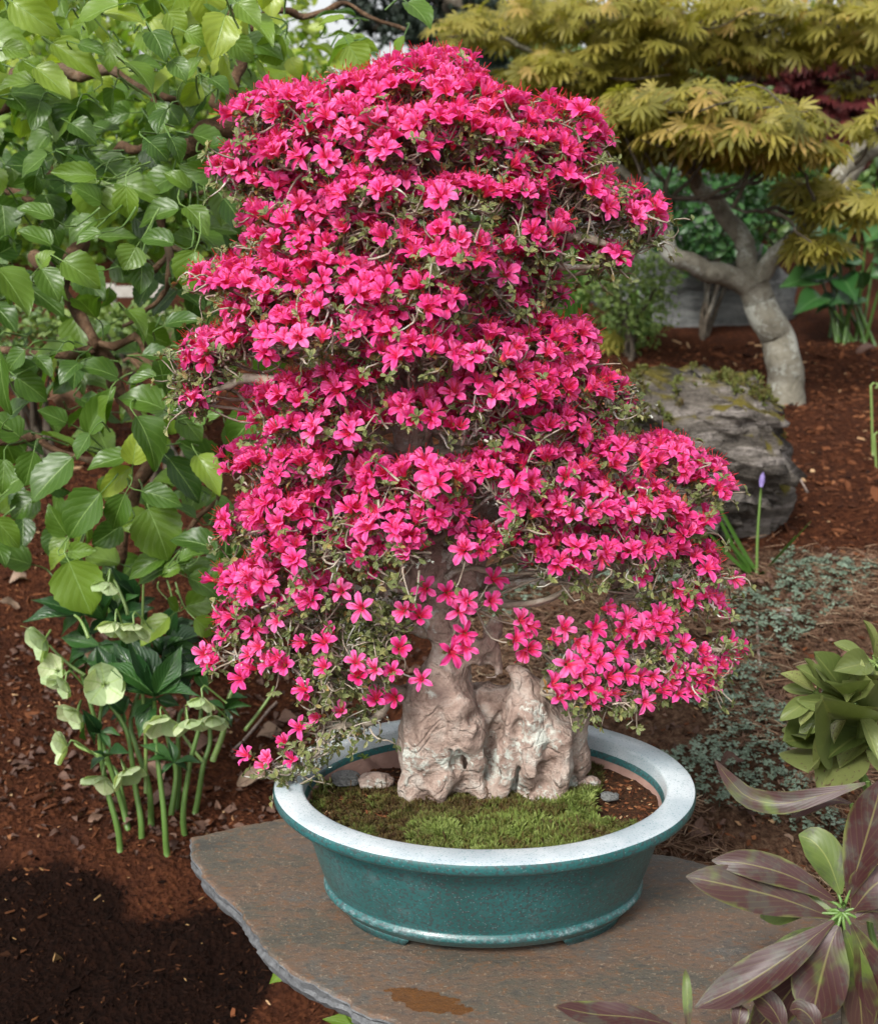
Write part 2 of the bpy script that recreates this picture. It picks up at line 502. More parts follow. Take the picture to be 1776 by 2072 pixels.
M_SILVER = leaf_mat("silver_green_leaf", [(0.0, (0.07, 0.11, 0.07)), (0.5, (0.15, 0.215, 0.15)), (1.0, (0.26, 0.34, 0.26))], (0.3, 0.36, 0.28), 0.35, 0.15)
M_STRAW = leaf_mat("dry_needle", [(0.0, (0.06, 0.026, 0.015)), (0.5, (0.19, 0.095, 0.052)), (0.85, (0.33, 0.20, 0.12)), (1.0, (0.50, 0.38, 0.25))], (0.2, 0.1, 0.05), 0.7, 0.0)
M_DRYLEAF = leaf_mat("dry_leaf", [(0.0, (0.07, 0.032, 0.022)), (0.6, (0.17, 0.09, 0.06)), (1.0, (0.32, 0.22, 0.155))], (0.08, 0.04, 0.025), 0.7, 0.1, 6, 0.4, 0.3)
M_CHIP = leaf_mat("bark_mulch", [(0.0, (0.016, 0.007, 0.005)), (0.4, (0.070, 0.025, 0.012)), (0.8, (0.16, 0.058, 0.025)), (0.92, (0.25, 0.11, 0.05)), (1.0, (0.42, 0.27, 0.15))], (0.05, 0.02, 0.01), 0.9, 0.0, vamt=0.1, spec=0.12)
M_DCHIP = leaf_mat("compost_crumb", [(0.0, (0.004, 0.0022, 0.0018)), (0.75, (0.014, 0.0065, 0.0045)), (0.95, (0.075, 0.03, 0.014)), (0.985, (0.12, 0.05, 0.02)), (1.0, (0.32, 0.20, 0.09))], (0.02, 0.01, 0.006), 0.95, 0.0, vamt=0.1, spec=0.06)
M_MOSS = leaf_mat("star_moss", [(0.0, (0.09, 0.035, 0.012)), (0.25, (0.12, 0.080, 0.02)), (0.5, (0.15, 0.175, 0.035)), (0.8, (0.21, 0.29, 0.06)), (1.0, (0.36, 0.43, 0.13))], (0.2, 0.25, 0.05), 0.6, 0.25)

# ground: red mulch with a dark compost area (attribute dark)
m = N("mulch_ground")
n1 = m.noise(9, 5, 0.6); n2 = m.noise(55, 6, 0.7); n3 = m.voro(90)
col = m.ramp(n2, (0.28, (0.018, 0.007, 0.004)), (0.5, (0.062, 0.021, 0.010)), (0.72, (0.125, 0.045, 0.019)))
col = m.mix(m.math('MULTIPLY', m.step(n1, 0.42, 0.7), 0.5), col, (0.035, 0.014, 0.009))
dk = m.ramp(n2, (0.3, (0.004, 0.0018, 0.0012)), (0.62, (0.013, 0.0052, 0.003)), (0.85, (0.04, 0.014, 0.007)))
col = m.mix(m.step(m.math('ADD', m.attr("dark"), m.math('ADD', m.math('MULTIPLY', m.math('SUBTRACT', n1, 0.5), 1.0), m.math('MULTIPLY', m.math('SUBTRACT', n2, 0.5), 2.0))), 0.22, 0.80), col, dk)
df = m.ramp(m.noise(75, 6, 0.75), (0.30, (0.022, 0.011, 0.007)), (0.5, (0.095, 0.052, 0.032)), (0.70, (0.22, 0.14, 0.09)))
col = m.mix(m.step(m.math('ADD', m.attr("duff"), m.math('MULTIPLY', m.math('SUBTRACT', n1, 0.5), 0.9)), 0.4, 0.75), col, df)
M_GROUND = m.bsdf(col, 0.92, m.bump(m.math('ADD', n2, m.math('MULTIPLY', n3, 0.6)), 1.0, 0.02), spec=0.06)

# glazed pot
m = N("teal_glaze")
sp = m.voro(170); n1 = m.noise(230, 4, 0.65); n2 = m.noise(7, 4); n3 = m.noise(30, 4)
col = m.ramp(n2, (0.3, (0.014, 0.075, 0.073)), (0.55, (0.022, 0.110, 0.110)), (0.75, (0.060, 0.118, 0.122)))
col = m.mix(m.math('MULTIPLY', m.step(n1, 0.49, 0.58), 0.75), col, (0.040, 0.045, 0.048))
col = m.mix(m.math('MULTIPLY', m.math('SUBTRACT', 1.0, m.step(sp, 0.10, 0.22)), 0.5), col, (0.18, 0.25, 0.26))
col = m.mix(m.math('MULTIPLY', m.step(n3, 0.55, 0.8), 0.4), col, (0.11, 0.15, 0.155))
edge = m.attr("tint")
worn = m.step(m.math('ADD', edge, m.math('MULTIPLY', m.math('SUBTRACT', m.noise(110, 4), 0.5), 0.9)), 0.35, 0.75)
col = m.mix(worn, col, m.mix(m.step(n1, 0.45, 0.6), (0.30, 0.35, 0.37), (0.12, 0.19, 0.20)))
M_POT = m.bsdf(col, m.math('ADD', 0.24, m.math('MULTIPLY', n1, 0.2)), m.bump(n1, 0.25, 0.002), spec=0.5, coat=0.15)
m = N("rim_glaze")
n1 = m.noise(480, 4, 0.7); n2 = m.noise(9, 3)
col = m.mix(m.step(n2, 0.35, 0.65), (0.52, 0.57, 0.59), (0.34, 0.40, 0.43))
col = m.mix(m.math('MULTIPLY', m.step(n1, 0.56, 0.64), 0.8), col, (0.05, 0.17, 0.19))
M_RIM = m.bsdf(col, 0.30, m.bump(n1, 0.2, 0.001), spec=0.6, coat=0.2)
m = N("raw_terracotta")
M_TERRA = m.bsdf(m.mix(m.noise(60, 5), (0.21, 0.115, 0.09), (0.36, 0.23, 0.19)), 0.85, m.bump(m.noise(200, 3), 0.3, 0.003))
m = N("potting_soil")
n2 = m.noise(90, 6, 0.7)
M_SOIL = m.bsdf(m.ramp(n2, (0.3, (0.018, 0.009, 0.005)), (0.55, (0.06, 0.026, 0.012)), (0.78, (0.15, 0.06, 0.02))), 0.95, m.bump(n2, 1.0, 0.012), spec=0.15)

# slab: rusty brown slate with a wet patch
WET = pixz(862, 2026, 0.55)
m = N("rusty_slate")
sx = m.n("Mapping"); m.t.links.new(m.obj(), sx.inputs[0]); sx.inputs["Scale"].default_value = (0.8, 1.3, 1.0)
n1 = m.noise(7, 7, 0.68, sx.outputs[0], 0.6); n2 = m.noise(95, 5, 0.72, sx.outputs[0]); n3 = m.noise(230, 3, 0.6)
col = m.ramp(n1, (0.30, (0.050, 0.048, 0.041)), (0.43, (0.080, 0.070, 0.054)), (0.53, (0.115, 0.075, 0.052)), (0.62, (0.090, 0.080, 0.068)), (0.75, (0.135, 0.125, 0.113)))
col = m.mix(m.math('MULTIPLY', m.step(n2, 0.52, 0.64), 0.6), col, (0.15, 0.068, 0.028))
col = m.mix(m.math('MULTIPLY', m.step(n2, 0.48, 0.34), 0.6), col, (0.042, 0.038, 0.037))
col = m.mix(m.math('MULTIPLY', m.step(n3, 0.60, 0.68), 0.5), col, (0.30, 0.24, 0.17))
col = m.mix(m.math('MULTIPLY', m.step(n3, 0.36, 0.26), 0.5), col, (0.07, 0.055, 0.05))
side = m.attr("tint")
gray = m.ramp(n2, (0.3, (0.055, 0.057, 0.06)), (0.7, (0.14, 0.145, 0.15)))
col = m.mix(m.step(side, 0.3, 0.7), col, gray)
sv = m.n("SeparateXYZ"); m.t.links.new(m.obj(), sv.inputs[0])
ex = m.math('DIVIDE', m.math('SUBTRACT', sv.outputs[0], float(WET[0])), 0.052)
ey = m.math('DIVIDE', m.math('ADD', m.math('SUBTRACT', sv.outputs[1], float(WET[1])), m.math('MULTIPLY', m.math('SUBTRACT', sv.outputs[0], float(WET[0])), 0.28)), 0.022)
er = m.math('ADD', m.math('SQRT', m.math('ADD', m.math('MULTIPLY', ex, ex), m.math('MULTIPLY', ey, ey))), m.math('MULTIPLY', m.math('SUBTRACT', m.noise(42, 3), 0.5), 1.6))
wet = m.math('SUBTRACT', 1.0, m.step(er, 0.93, 1.03))
col = m.mix(m.math('MULTIPLY', wet, 0.85), col, m.mix(n2, (0.06, 0.022, 0.006), (0.14, 0.055, 0.012)))
M_SLAB = m.bsdf(col, m.math('SUBTRACT', 0.55, m.math('MULTIPLY', wet, 0.32)), m.bump(m.math('ADD', n2, m.math('MULTIPLY', n3, 0.5)), 0.5, 0.004), spec=0.45)

def rock_mat(name, a, b, c, moss, mlo=0.45, mhi=0.8):
    m = N(name)
    mp = m.n("Mapping"); m.t.links.new(m.obj(), mp.inputs[0])
    mp.inputs["Rotation"].default_value = (0.3, R(32), 0.2); mp.inputs["Scale"].default_value = (1.0, 1.0, 11)
    n1 = m.noise(4, 6, 0.65, mp.outputs[0]); n2 = m.noise(45, 5, 0.65)
    col = m.ramp(n1, (0.3, a), (0.5, b), (0.75, c))
    col = m.mix(m.math('MULTIPLY', m.step(n2, 0.5, 0.7), 0.5), col, mul(a, 0.6))
    nz = m.n("SeparateXYZ"); m.t.links.new(m.n("NewGeometry").outputs["Normal"], nz.inputs[0])
    mm = m.step(m.math('ADD', nz.outputs[2], m.math('MULTIPLY', m.math('SUBTRACT', m.noise(7, 4), 0.5), 2.2)), mlo, mhi)
    col = m.mix(mm, col, m.ramp(n2, (0.3, mul(moss, 0.45)), (0.7, moss)))
    return m.bsdf(col, 0.9, m.bump(m.math('ADD', n1, n2), 1.0, 0.02), spec=0.25)
M_ROCK = rock_mat("mossy_slate", (0.045, 0.038, 0.032), (0.125, 0.108, 0.09), (0.38, 0.34, 0.31), (0.13, 0.105, 0.015), 0.55, 0.9)
M_BOULDER = rock_mat("grey_boulder", (0.085, 0.088, 0.085), (0.16, 0.165, 0.16), (0.27, 0.27, 0.26), (0.12, 0.13, 0.05), 1.1, 1.5)
m = N("weathered_board")
M_BOARD = m.bsdf(m.mix(m.noise(40, 4), (0.22, 0.2, 0.17), (0.42, 0.40, 0.36)), 0.8)

# ------------------------------------------------------------------ ground sheet
def axis(lo, a, b, hi, step, nc):
    c1 = a - np.geomspace(step, a - lo, nc)[::-1]
    c2 = b + np.geomspace(step, hi - b, nc)
    return np.r_[c1, np.arange(a, b + 1e-6, step), c2]
xs = axis(-90, -2.2, 2.2, 90, 0.018, 22)
ys = axis(-60, 1.2, 5.2, 95, 0.018, 24)
GX, GY = np.meshgrid(xs, ys, indexing='ij')
GZ = gz(GX, GY)
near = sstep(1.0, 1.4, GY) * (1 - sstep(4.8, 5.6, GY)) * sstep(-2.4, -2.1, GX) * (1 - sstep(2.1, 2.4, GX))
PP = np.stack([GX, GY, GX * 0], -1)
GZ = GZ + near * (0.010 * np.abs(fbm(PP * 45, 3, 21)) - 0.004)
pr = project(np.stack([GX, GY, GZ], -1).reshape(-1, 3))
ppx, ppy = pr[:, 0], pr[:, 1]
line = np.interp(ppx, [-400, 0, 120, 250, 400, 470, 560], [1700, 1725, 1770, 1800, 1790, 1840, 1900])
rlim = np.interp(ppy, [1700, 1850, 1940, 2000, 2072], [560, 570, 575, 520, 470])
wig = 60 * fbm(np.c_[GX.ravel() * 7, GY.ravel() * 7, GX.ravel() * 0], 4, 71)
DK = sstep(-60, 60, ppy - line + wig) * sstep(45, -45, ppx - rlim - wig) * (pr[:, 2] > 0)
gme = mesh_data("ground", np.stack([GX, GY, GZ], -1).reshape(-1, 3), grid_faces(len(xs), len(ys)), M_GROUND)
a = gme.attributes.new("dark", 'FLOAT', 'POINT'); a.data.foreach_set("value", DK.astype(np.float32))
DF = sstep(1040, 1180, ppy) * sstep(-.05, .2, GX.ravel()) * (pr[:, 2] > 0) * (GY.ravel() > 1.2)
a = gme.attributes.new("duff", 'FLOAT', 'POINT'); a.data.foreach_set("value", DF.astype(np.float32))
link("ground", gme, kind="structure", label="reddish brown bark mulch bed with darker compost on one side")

# ------------------------------------------------------------------ slab and its support
ZS = 0.55
edge_px = [(385, 1692), (425, 1684), (470, 1673), (520, 1664), (570, 1655), (640, 1648), (760, 1638), (900, 1640), (1050, 1652), (1200, 1672), (1310, 1722), (1400, 1742),
           (1480, 1762), (1600, 1790), (1760, 1850), (1900, 1960), (1930, 2120), (1700, 2260), (1400, 2290), (1150, 2235), (1000, 2172), (900, 2122), (800, 2070), (700, 2022), (600, 1972),
           (545, 1925), (505, 1870), (480, 1833), (445, 1806), (415, 1772), (392, 1735)]
E = np.array([pixz(x, y, ZS)[:2] for x, y in edge_px])
n_e = 420
d = np.r_[0, np.cumsum(np.linalg.norm(np.diff(np.vstack([E, E[:1]]), axis=0), axis=1))]
s = np.linspace(0, d[-1], n_e, endpoint=False)
B = np.stack([np.interp(s, d, np.r_[E[:, k], E[0, k]]) for k in (0, 1)], 1)
cen = np.array([0.10, 1.47])
nrmB = nrm(B - cen)
B3 = np.c_[B, np.zeros(n_e)]
B = B + nrmB * (0.004 * fbm(B3 * 30, 3, 5) + 0.002 * fbm(B3 * 120, 2, 6))[:, None]
rings = [(0.985, 0), (0.995, -0.0004), (1.0, -0.0025)]
Vs, tn = [], []
for f, dz in rings:
    P = cen + (B - cen) * f
    z = np.full(n_e, ZS + dz)
    Vs.append(np.c_[P, z]); tn.append(np.full(n_e, 0.0))
for kk, (dz, off) in enumerate([(-0.006, 0.004), (-0.012, 0.000), (-0.019, 0.005), (-0.026, -0.001), (-0.032, -0.008)]):
    o = off * .6 + 0.003 * fbm(np.c_[B * 24, np.full(n_e, kk * 1.2)], 3, 12)
    Vs.append(np.c_[B + nrmB * o[:, None], np.full(n_e, ZS + dz) + 0.003 * vnoise(np.c_[B * 25, np.full(n_e, kk * 3.1)], 4)])
    tn.append(np.full(n_e, 1.0))
nr = len(Vs)
V = np.stack(Vs, 1).reshape(-1, 3)
from mathutils.geometry import tessellate_polygon
def cap(j): return np.array(tessellate_polygon([[Vector(V[i * nr + j]) for i in range(n_e)]])) * nr + j
slab = link("stone_slab", mesh_data("stone_slab", V, np.concatenate([grid_faces(n_e, nr, True)[:, ::-1], cap(0), cap(nr - 1)]), M_SLAB, tint=np.stack(tn, 1).ravel(), smooth=False),
            label="broad rusty brown slate slab with chipped edge under the teal pot", cat="stone slab")

def rock(name, c, rad, mat, label, cat, seed, strata=0.0, amp=0.22, tilt=(0.45, 0.1, 1), sub=5, group=None):
    import bmesh
    bm = bmesh.new(); bmesh.ops.create_icosphere(bm, subdivisions=sub, radius=1)
    V = np.array([v.co[:] for v in bm.verts]); F = np.array([[v.index for v in f.verts] for f in bm.faces]); bm.free()
    q = np.sign(V) * np.abs(V) ** 0.8
    q = q * (1 + amp * fbm(V * 1.5 + seed, 4, seed))[:, None]
    if strata:
        t = nrm(np.array(tilt)); h = q @ t
        lay = h * 7 + 0.8 * fbm(V * 2.5, 2, seed + 3)
        st = (lay - np.floor(lay))
        q = q + (nrm(q - np.outer(h, t)) * (strata * (st - 0.5 + 0.6 * _h(np.floor(lay).astype(np.int64), 0, 0, seed)))[:, None])
    q = q + 0.03 * nrm(V) * fbm(V * 9, 3, seed + 9)[:, None]
    me = mesh_data(name, q * np.array(rad), F, mat)
    o = link(name, me, label=label, cat=cat, group=group)
    o.location = Vector([float(k) for k in c])
    return o, q * np.array(rad) + np.array(c)

ped = thing("stone_plinth", "stacked rough stones holding up the slate slab from below", "plinth", (0.34, 1.62, 0.28))
for k, (x, y, z, rx, ry, rz) in enumerate([(0.34, 1.62, 0.30, .20, .17, .085), (0.36, 1.63, 0.445, .17, .15, .080)]):
    o, _ = rock("stone", (x, y, z), (rx, ry, rz), M_BOULDER, None, None, 50 + k, amp=0.10, sub=3)
    o.parent = ped; o.location = Vector((x, y, z)) - ped.location

# ------------------------------------------------------------------ pot
PC = np.array([0.0635, 1.583]); ZR = 0.736
PA, PB = 0.295, 0.226
pot = thing("bonsai_pot", "oval teal glazed bonsai pot with broad pale rim and small feet", "pot", (PC[0], PC[1], ZS))
def pot_ring(prof, mat, name, parent, tints, n=144, noise=0.0):
    th = np.linspace(0, 2 * math.pi, n, endpoint=False)
    rows = []
    for dd, z in prof:
        a_, b_ = PA - dd, PB - dd
        P = np.stack([PC[0] + a_ * np.cos(th), PC[1] + b_ * np.sin(th), np.full(n, ZR + z)], -1)
        if noise: P[:, :2] += (nrm(P[:, :2] - PC) * (noise * fbm(P * 12, 2, 3))[:, None])
        rows.append(P)
    V = np.stack(rows, 1).reshape(-1, 3)
    t = np.tile(np.asarray(tints, float), n)
    return link(name, mesh_data(name, V, grid_faces(n, len(prof), True), mat, tint=t), pot if parent is None else parent)
RIMW = 0.041
body_prof = [(0.010, -0.0205), (0.030, -0.0225), (0.037, -0.026), (0.040, -0.033), (0.044, -0.055), (0.051, -0.085), (0.060, -0.115), (0.068, -0.138),
             (0.0715, -0.1455), (0.0715, -0.1475), (0.069, -0.149), (0.067, -0.152), (0.067, -0.156), (0.070, -0.1595), (0.075, -0.166), (0.080, -0.1715), (0.084, -0.174), (0.13, -0.174), (0.2, -0.172)]
body_t = [0.25, 0.3, .15, .12, .03, 0, 0, .06, .15, .25, .38, .42, .38, .2, .1, .2, .35, .5, .5]
body = pot_ring(body_prof, M_POT, "body", None, body_t, noise=0.0012)
rim = pot_ring([(RIMW + .001, -0.020), (RIMW, -0.004), (RIMW - 0.0015, -0.001), (RIMW - 0.005, 0.0004), (0.02, 0.001), (0.006, 0.0002), (0.002, -0.0018)], M_RIM, "rim", None, [0.4] * 7, noise=0.0012)
lip = pot_ring([(0.002, -0.0018), (0.0003, -0.005), (0.0, -0.011), (0.0006, -0.0145), (0.004, -0.0185), (0.010, -0.0205)], M_POT, "lip", None, [.30, 0.0, 0.0, .05, .4, .3], noise=0.0012)
inner_glaze = pot_ring([(RIMW + .004, -0.030), (RIMW + .0025, -0.0225), (RIMW + .001, -0.020)], M_POT, "inner_band", None, [0.1, 0.05, .4], noise=0.0012)
inner = pot_ring([(RIMW + .030, -0.105), (RIMW + .016, -0.075), (RIMW + .004, -0.030)], M_TERRA, "inner_wall", None, [0.0] * 3, noise=0.0012)
for c0, c1 in ((207, 240), (300, 333), (27, 60), (120, 153)):
    th = np.linspace(R(c0), R(c1), 14)
    rows = []
    fade = np.minimum(np.linspace(0, 4, 14), np.linspace(4, 0, 14)).clip(0.35, 1)
    for dd, z in [(0.098, -0.1742), (0.0815, -0.1725), (0.0845, -0.178), (0.0835, -0.1865), (0.105, -0.1865), (0.105, -0.174)]:
        zz = ZR + np.where(z < -0.18, -0.1745 + (z + 0.1745) * 1.0, z)
        rows.append(np.stack([PC[0] + (PA - dd) * np.cos(th + (0.0 if z > -0.18 else 0) * th), PC[1] + (PB - dd) * np.sin(th), np.broadcast_to(zz, th.shape)], -1))
    V = np.stack(rows, 1)
    mid = V[len(th) // 2].mean(0)
    low = V[:, :, 2] < ZR - 0.18
    ctr = V.mean(axis=(0, 1))
    V[low, :2] = ctr[:2] + (V[low, :2] - ctr[:2]) * 0.86
    nv_ = 6
    F = grid_faces(14, nv_)
    caps = [[0, i, i + 1] for i in range(1, nv_ - 1)] + [[13 * nv_, 13 * nv_ + i + 1, 13 * nv_ + i] for i in range(1, nv_ - 1)]
    link("foot", mesh_data("foot", V.reshape(-1, 3), np.concatenate([F, np.array(caps)]), M_POT, tint=np.tile([.3, .1, .1, .5, .4, .3], 14)), body)

# soil, mounded a little, and moss in the front half
def soil_z(x, y):
    r = np.sqrt(((x - PC[0]) / (PA - .05)) ** 2 + ((y - PC[1]) / (PB - .05)) ** 2)
    P = np.stack([x, y, x * 0], -1)
    return ZR - 0.040 + 0.007 * (1 - r ** 2) - 0.024 * sstep(0.02, 0.2, y - PC[1]) * sstep(0.10, -0.06, x - PC[0]) + 0.004 * fbm(P * 25, 3, 40) + 0.002 * fbm(P * 110, 2, 41)
nr_, nt_ = 46, 120
rr = np.linspace(0, 1, nr_); th = np.linspace(0, 2 * math.pi, nt_, endpoint=False)
RR, TH = np.meshgrid(rr, th, indexing='ij')
SX = PC[0] + (PA - 0.0445) * RR * np.cos(TH); SY = PC[1] + (PB - 0.0445) * RR * np.sin(TH)
SZ = soil_z(SX, SY)
V = np.stack([SX, SY, SZ], -1).transpose(1, 0, 2).reshape(-1, 3)
link("potting_soil", mesh_data("potting_soil", V, grid_faces(nt_, nr_, True), M_SOIL), label="dark crumbly potting soil filling the teal pot", cat="soil", kind="stuff")

def blade_star(nb, seed, wd=0.10):
    r = np.random.default_rng(seed); V, F, L = [], [], []
    for k in range(nb):
        az = r.uniform(0, 6.28); el = r.uniform(0.25, 1.3) if k else 1.5
        dvec = np.array([math.cos(az) * math.cos(el), math.sin(az) * math.cos(el), math.sin(el)])
        sd = nrm(np.cross(dvec, [0.1, 0.2, 1])) * wd
        b = len(V)
        V += [-sd * .6, sd * .6, dvec * 0.6 + sd + [0, 0, .02], dvec * 0.6 - sd + [0, 0, .02], dvec * 1.0 - [0, 0, .08]]
        L += [[-1, 0, 0], [1, 0, 0], [1, .6, 0], [-1, .6, 0], [0, 1, 0]]
        F += [[b, b + 1, b + 2], [b, b + 2, b + 3], [b + 3, b + 2, b + 4]]
    return np.array(V), np.array(F), np.array(L)
STAR = [blade_star(9, q) for q in range(4)]
MSTAR = [blade_star(12, 20 + q, 0.075) for q in range(4)]
acc = Acc()
n = 6500
th = rng.uniform(0, 2 * math.pi, n); r_ = np.sqrt(rng.uniform(0, 1, n)) * 0.985
mx = PC[0] + (PA - .045) * r_ * np.cos(th); my = PC[1] + (PB - .045) * r_ * np.sin(th)
pq = project(np.stack([mx, my, soil_z(mx, my)], -1))
clump = fbm(np.stack([mx, my, mx * 0], -1) * 16, 3, 77)
ylim = np.interp(pq[:, 0], [600, 640, 720, 820, 900, 1140, 1190, 1240, 1300, 1340], [1560, 1575, 1585, 1598, 1580, 1580, 1480, 1500, 1640, 1700])
keep = (pq[:, 1] > ylim + 14 * clump) & ~((pq[:, 0] + 18 * clump > 1222) & (pq[:, 1] > 1515) & (pq[:, 1] < 1668)) & ~((pq[:, 0] > 1200) & (pq[:, 1] < 1515) & (clump < .1))
keep &= ~((pq[:, 0] < 840) & (pq[:, 1] + 12 * clump < 1586) & (clump < .5))
mx, my, pq, clump = mx[keep], my[keep], pq[keep], clump[keep]
n = len(mx)
front = sstep(1575, 1650, pq[:, 1] + 20 * clump) * sstep(620, 980, pq[:, 0] + 60 * clump) * sstep(1280, 1160, pq[:, 0])
fine = fbm(np.stack([mx, my, mx * 0], -1) * 60, 2, 78)
tt = np.clip(0.22 + 0.33 * front + 0.28 * clump + 0.26 * fine + rng.normal(0, .17, n), 0, 1)
hh = 0.0098 * (0.7 + 0.7 * front) * rng.uniform(.7, 1.4, n)
zz = soil_z(mx, my) + 0.004 * front + np.maximum(clump, 0) * 0.005
M = frames(np.stack([mx, my, zz], -1), np.stack([np.cos(th[keep]), np.sin(th[keep]), np.zeros(n)], -1), nrm(np.stack([rng.normal(0, .15, n), rng.normal(0, .15, n), np.ones(n)], -1)), hh)
scatter(acc, MSTAR, M, tt)
# thin seed stalks
for k in range(34):
    i = rng.integers(0, n)
    p = np.array([mx[i], my[i], zz[i]])
    acc.add(*tube([p, p + [rng.normal(0, .002), rng.normal(0, .002), rng.uniform(.010, .018)], p + [rng.normal(0, .003), rng.normal(0, .003), rng.uniform(.018, .026)]], [.0005, .0006, .0009], 4), tint=0.02)
link("star_moss", acc.mesh("star_moss", M_MOSS, False), label="green and rust star moss carpeting the soil inside the teal pot", cat="moss", kind="stuff")

# bark crumbs on the soil at the sides
def shard(seed):
    r = np.random.default_rng(seed)
    k = 6; a = np.sort(r.uniform(0, 6.28, k))
    top = np.stack([np.cos(a) * .5 * r.uniform(.6, 1, k), np.sin(a) * r.uniform(.6, 1, k) * 1.0, np.full(k, .12) + r.normal(0, .05, k)], -1)
    bot = top * [1.08, 1.05, 0] - [0, 0, .1]
    V = np.vstack([top, bot])
    F = [[0, i, i + 1] for i in range(1, k - 1)]
    for i in range(k):
        j = (i + 1) % k
        F += [[i, i + k, j], [j, i + k, j + k]]
    L = np.zeros((2 * k, 3)); L[:, 0] = .5; L[:, 1] = .5
    return V, np.array(F), L
SHARDS = [shard(q) for q in range(7)]
acc = Acc()
n = 2600
th = rng.uniform(0, 6.28, n); r_ = np.sqrt(rng.uniform(0, 1, n)) * .97
cx_, cy_ = PC[0] + (PA - .047) * r_ * np.cos(th), PC[1] + (PB - .047) * r_ * np.sin(th)
M = frames(np.stack([cx_, cy_, soil_z(cx_, cy_) + .001], -1), np.stack([np.cos(th * 7), np.sin(th * 7), rng.normal(0, .3, n)], -1),
           nrm(np.stack([rng.normal(0, .4, n), rng.normal(0, .4, n), np.ones(n)], -1)), rng.uniform(.0018, .0055, n))
scatter(acc, SHARDS, M, np.clip(rng.normal(.62, .26, n), 0, 1))
link("bark_crumbs", acc.mesh("bark_crumbs", M_CHIP, False), label="small orange brown bark crumbs on the soil inside the pot", cat="bark crumbs", kind="stuff")

# ------------------------------------------------------------------ azalea: trunk as one gnarled surface
TY = 1.620
SC = 1437.0
def tp(x, y, off): return pix(x, y, TY - off / SC)
chains = [
    [(905, 1345, 8, 42), (888, 1420, 15, 66), (882, 1490, 22, 66), (885, 1560, 16, 58), (893, 1650, 8, 58)],
    [(846, 1545, 28, 32), (838, 1600, 38, 26), (845, 1660, 44, 24)],
    [(915, 1545, 55, 24), (893, 1600, 66, 18), (880, 1650, 76, 13)],
    [(945, 1470, 48, 34), (966, 1540, 52, 22), (970, 1600, 60, 19), (985, 1650, 74, 15)],
    [(928, 1440, 52, 38), (935, 1490, 50, 38)],
    [(865, 1400, 38, 26), (858, 1470, 48, 26)],
    [(1062, 1420, 0, 44), (1085, 1480, 8, 66), (1090, 1550, 12, 58), (1092, 1650, 10, 48)],
    [(1150, 1462, -16, 40), (1166, 1540, -14, 28), (1150, 1600, 0, 18), (1145, 1650, 8, 14)],
    [(1068, 1452, 50, 34), (1040, 1480, 48, 26), (1028, 1540, 52, 26), (1006, 1610, 62, 19), (995, 1660, 76, 14)],
    [(1082, 1500, 60, 26), (1078, 1560, 62, 28), (1072, 1610, 55, 22)],
    [(1128, 1500, 42, 28), (1132, 1560, 44, 26), (1128, 1640, 50, 14)],
    [(955, 1425, -36, 36), (1065, 1425, -36, 38)],
    [(950, 1560, -40, 46), (1040, 1560, -40, 46)], [(975, 1440, -26, 34), (1005, 1500, -30, 38), (1000, 1560, -10, 36), (1000, 1650, 0, 34)], [(990, 1590, 30, 22), (1040, 1600, 25, 20)],
    [(905, 1345, 4, 44), (908, 1280, -8, 42), (900, 1215, -20, 40), (862, 1130, -25, 38), (846, 1040, -25, 41), (842, 940, -25, 40), (828, 850, -30, 33),
     (824, 780, -30, 29), (850, 650, -30, 26), (880, 520, -30, 22), (890, 400, -30, 17), (880, 280, -30, 11), (870, 180, -30, 7)],
    [(992, 1360, 26, 24), (985, 1325, 16, 26), (992, 1280, 6, 20), (1010, 1235, -2, 10), (1018, 1212, -6, 5)],
    [(955, 1300, 6, 26), (990, 1335, 14, 20)],
    [(925, 1240, -30, 30), (945, 1160, -22, 33), (975, 1070, -20, 29), (990, 1000, -26, 24), (980, 900, -40, 18), (960, 820, -45, 13)],
    [(1085, 1440, -40, 32), (1180, 1330, -56, 24), (1235, 1225, -66, 17), (1262, 1140, -80, 9)],
    [(885, 1262, -6, 22), (838, 1195, 8, 13), (800, 1180, 20, 12), (772, 1205, 26, 8)],
    [(850, 1420, 0, 24), (800, 1400, -10, 12), (720, 1392, -10, 8)],
    [(1060, 1400, 10, 20), (1050, 1370, 14, 14), (1030, 1350, 10, 8)],
]
holes = [(990, 1392, 14, 24), (968, 1376, 28, 14), (1000, 1470, 40, 24), (994, 1505, 34, 26), (932, 1548, 78, 17), (926, 1520, 76, 13), (1110, 1518, 78, 15), (1100, 1560, 80, 16), (1106, 1590, 76, 10),
         (1048, 1472, 78, 13), (988, 1345, 50, 14), (968, 1530, 88, 10), (1004, 1556, 46, 18), (962, 1452, 82, 13), (926, 1618, 74, 20), (1046, 1622, 74, 18), (865, 1625, 80, 12), (1160, 1585, 20, 16), (905, 1480, 100, 14), (1020, 1420, 40, 14)]
hvox = 0.0030
lo = np.array([-0.12, 1.52, 0.645]); hi = np.array([0.275, 1.72, 1.68])
dims = np.ceil((hi - lo) / hvox).astype(int)
gx = [lo[k] + hvox * np.arange(dims[k]) for k in range(3)]
field = np.full(dims, 0.05, np.float32)
def region(pmin, pmax):
    return tuple(slice(max(0, int((pmin[k] - lo[k]) / hvox)), min(dims[k], int((pmax[k] - lo[k]) / hvox) + 2)) for k in range(3))
def smin(a, b, k):
    h = np.clip(0.5 + 0.5 * (b - a) / k, 0, 1)
    return b * (1 - h) + a * h - k * h * (1 - h)
